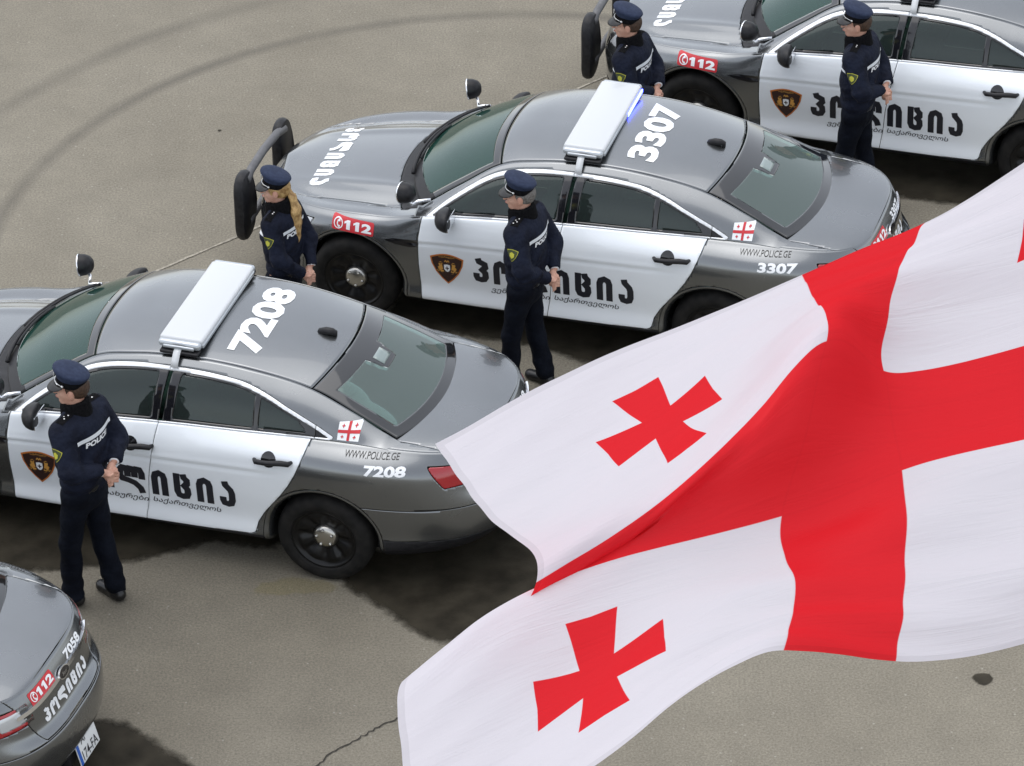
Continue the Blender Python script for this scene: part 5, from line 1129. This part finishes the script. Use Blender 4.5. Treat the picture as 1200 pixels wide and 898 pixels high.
# ---------------------------------------------------------------- the big flag on its slanting pole, near the camera
def flag_material():
    m = bpy.data.materials.new('flag_cloth'); m.use_nodes = True; n = m.node_tree.nodes; l = m.node_tree.links; n.clear()
    uv = n.new('ShaderNodeUVMap'); uv.uv_map = 'UVMap'; sx = n.new('ShaderNodeSeparateXYZ'); l.new(uv.outputs[0], sx.inputs[0]); U, V = sx.outputs[0], sx.outputs[1]
    def mt(op, a, b=None, c=None):
        x = n.new('ShaderNodeMath'); x.operation = op
        for i, q in enumerate((a, b, c)):
            if q is None: continue
            if isinstance(q, (int, float)): x.inputs[i].default_value = q
            else: l.new(q, x.inputs[i])
        return x.outputs[0]
    du = mt('ABSOLUTE', mt('SUBTRACT', U, .5)); dv = mt('ABSOLUTE', mt('SUBTRACT', V, .5))
    def soft(a, thr, w_=.0012): return mt('MINIMUM', mt('MAXIMUM', mt('MULTIPLY_ADD', mt('SUBTRACT', thr, a), 1/w_, .5), 0.0), 1.0)
    red = mt('MAXIMUM', soft(du, .0667), soft(dv, .1))
    x = mt('ABSOLUTE', mt('MULTIPLY', mt('SUBTRACT', du, .2833), 1.5)); y = mt('ABSOLUTE', mt('SUBTRACT', dv, .3))
    def arm(a, b):
        wd = mt('ADD', .0245, mt('MULTIPLY', mt('POWER', mt('DIVIDE', a, .105), 1.3), .019)); end = mt('ADD', .103, mt('MULTIPLY', b, .05))
        return mt('MULTIPLY', soft(mt('SUBTRACT', b, wd), 0.0), soft(mt('SUBTRACT', a, end), 0.0))
    red = mt('MAXIMUM', red, mt('MAXIMUM', arm(x, y), arm(y, x)))
    mx = n.new('ShaderNodeMix'); mx.data_type = 'RGBA'; l.new(red, mx.inputs[0]); mx.inputs[6].default_value = (.79, .765, .83, 1); mx.inputs[7].default_value = (.80, .018, .028, 1)
    tc = n.new('ShaderNodeTexCoord'); mp = n.new('ShaderNodeMapping'); mp.inputs['Scale'].default_value = (2.2, 17, 3); l.new(uv.outputs[0], mp.inputs[0])
    no = n.new('ShaderNodeTexNoise'); no.inputs['Scale'].default_value = 1.4; no.inputs['Detail'].default_value = 4; l.new(mp.outputs[0], no.inputs['Vector'])
    mp.inputs['Rotation'].default_value = (0, 0, math.radians(-24)); no.inputs['Distortion'].default_value = .6; no.inputs['Roughness'].default_value = .62
    bp = n.new('ShaderNodeBump'); bp.inputs['Strength'].default_value = .34; bp.inputs['Distance'].default_value = .015; l.new(no.outputs['Fac'], bp.inputs['Height'])
    # doubled, stitched cloth along the free edges and the panel seams lets less light through
    eu = mt('MINIMUM', U, mt('SUBTRACT', 1.0, U)); ev = mt('MINIMUM', V, mt('SUBTRACT', 1.0, V))
    hem = mt('MAXIMUM', soft(mt('MULTIPLY', eu, 1.5), .012, .001), soft(ev, .012, .001))
    seam = mt('MAXIMUM', soft(mt('ABSOLUTE', mt('SUBTRACT', du, .0667)), .0016, .0008), soft(mt('ABSOLUTE', mt('SUBTRACT', dv, .1)), .0022, .001))
    lap = mt('MAXIMUM', hem, mt('MULTIPLY', seam, .25))
    wv = n.new('ShaderNodeTexNoise'); wv.inputs['Scale'].default_value = 900; l.new(uv.outputs[0], wv.inputs['Vector'])
    dkn = mt('SUBTRACT', mt('ADD', .97, mt('MULTIPLY', mt('SUBTRACT', wv.outputs['Fac'], .5), .10)), mt('MULTIPLY', lap, .10)); cg = n.new('ShaderNodeCombineColor')
    for i in range(3): l.new(dkn, cg.inputs[i])
    mm = n.new('ShaderNodeMix'); mm.data_type = 'RGBA'; mm.blend_type = 'MULTIPLY'; mm.inputs[0].default_value = 1; l.new(mx.outputs[2], mm.inputs[6]); l.new(cg.outputs[0], mm.inputs[7]); mx = mm
    d = n.new('ShaderNodeBsdfDiffuse'); t = n.new('ShaderNodeBsdfTranslucent'); ms = n.new('ShaderNodeMixShader'); ms.inputs[0].default_value = .45; o = n.new('ShaderNodeOutputMaterial')
    g = n.new('ShaderNodeBsdfGlossy'); g.inputs['Roughness'].default_value = .45; m2 = n.new('ShaderNodeMixShader'); m2.inputs[0].default_value = .012
    for q in (d, t): l.new(mx.outputs[2], q.inputs['Color']); l.new(bp.outputs[0], q.inputs['Normal'])
    l.new(d.outputs[0], ms.inputs[1]); l.new(t.outputs[0], ms.inputs[2]); l.new(ms.outputs[0], m2.inputs[1]); l.new(g.outputs[0], m2.inputs[2]); l.new(m2.outputs[0], o.inputs['Surface'])
    return m
def build_flag():
    for _ in range(2):      # relax the cloth where the folds meet
        S = FLAG.copy(); S[1:-1, 1:-1] = (FLAG[1:-1, 1:-1]*4+(FLAG[:-2, 1:-1]+FLAG[2:, 1:-1]+FLAG[1:-1, :-2]+FLAG[1:-1, 2:])*2+FLAG[:-2, :-2]+FLAG[2:, 2:]+FLAG[:-2, 2:]+FLAG[2:, :-2])/16
        S[0, 1:-1] = (FLAG[0, :-2]+2*FLAG[0, 1:-1]+FLAG[0, 2:])/4
        jj, ii = np.meshgrid(np.linspace(0, 1, FLAG.shape[1]), np.linspace(0, 1, FLAG.shape[0])); wt = np.exp(-((jj-.43)/.12)**2-((ii-.28)/.22)**2)[..., None]
        FLAG[:] = FLAG*(1-wt)+S*wt
    nv, nu = FLAG.shape[:2]; NU, NV = 220, 140; us = np.linspace(0, 1, nu); vs = np.linspace(0, 1, nv); fu = np.linspace(0, 1, NU); fv = np.linspace(0, 1, NV)
    A = np.stack([[pch(us, FLAG[i, :, a], fu) for a in range(3)] for i in range(nv)])        # nv,3,NU
    Bm = np.stack([[pch(vs, A[:, a, j], fv) for a in range(3)] for j in range(NU)])          # NU,3,NV
    P = Bm.transpose(2, 0, 1).copy()
    du = np.gradient(P, axis=1); dv = np.gradient(P, axis=0); N_ = np.cross(du, dv); N_ /= np.linalg.norm(N_, axis=2)[..., None]+1e-9
    UU, VV = np.meshgrid(fu, fv)
    rip = .006*np.sin(34*(VV*.8+UU*.55)+2*np.sin(5*UU))*np.clip(.25+UU, 0, 1)*(.4+.6*np.sin(3*UU+4*VV)**2)+.003*np.sin(60*(VV-UU*.3)+3*np.sin(6*VV))*np.exp(-((UU-.5)/.25)**2)+.0012*np.sin(90*(UU*.5+VV))*np.exp(-(UU/.2)**2)
    P += N_*rip[..., None]
    root = empty('flag', (float(FLAG[-1, -1, 0]), float(FLAG[-1, -1, 1]), 0)); tag(root, 'large waving white flag with red crosses in front of the parked cars', 'flag')
    off = np.array([FLAG[-1, -1, 0], FLAG[-1, -1, 1], 0])
    V = (P-off).reshape(-1, 3); F = grid_faces(NV, NU)
    c = obj('flag_cloth', V, F, flag_material(), root)
    uvl = c.data.uv_layers.new(name='UVMap'); li = np.zeros(len(c.data.loops), int); c.data.loops.foreach_get('vertex_index', li)
    uvs = np.stack([UU.ravel()[li], VV.ravel()[li]], 1).astype(np.float32); uvl.data.foreach_set('uv', uvs.ravel())
    # doubled hem along the edges
    for nm, path in (('hem', P[0]), ('hem', P[-1]), ('hem', P[:, 0])):
        pass
    a, b = Vector(FLAG[0, -1]-off), Vector(FLAG[-1, -1]-off); d = (b-a).normalized(); top = a-d*.15; t = -b.z/d.z; foot = b+d*t
    obj('flag_pole', *tube([tuple(top), tuple(b), tuple(foot)], [.018, .022, .030], 16), mat('pole_aluminium', (.6, .6, .6), .35, .9), root)
    obj('pole_finial', *lathe([(.001, top.z+.10), (.018, top.z+.08), (.026, top.z+.05), (.018, top.z+.02), (.012, top.z-.01)], 16, 'z', (top.x, top.y, 0)), M['gold'], root)
build_flag()
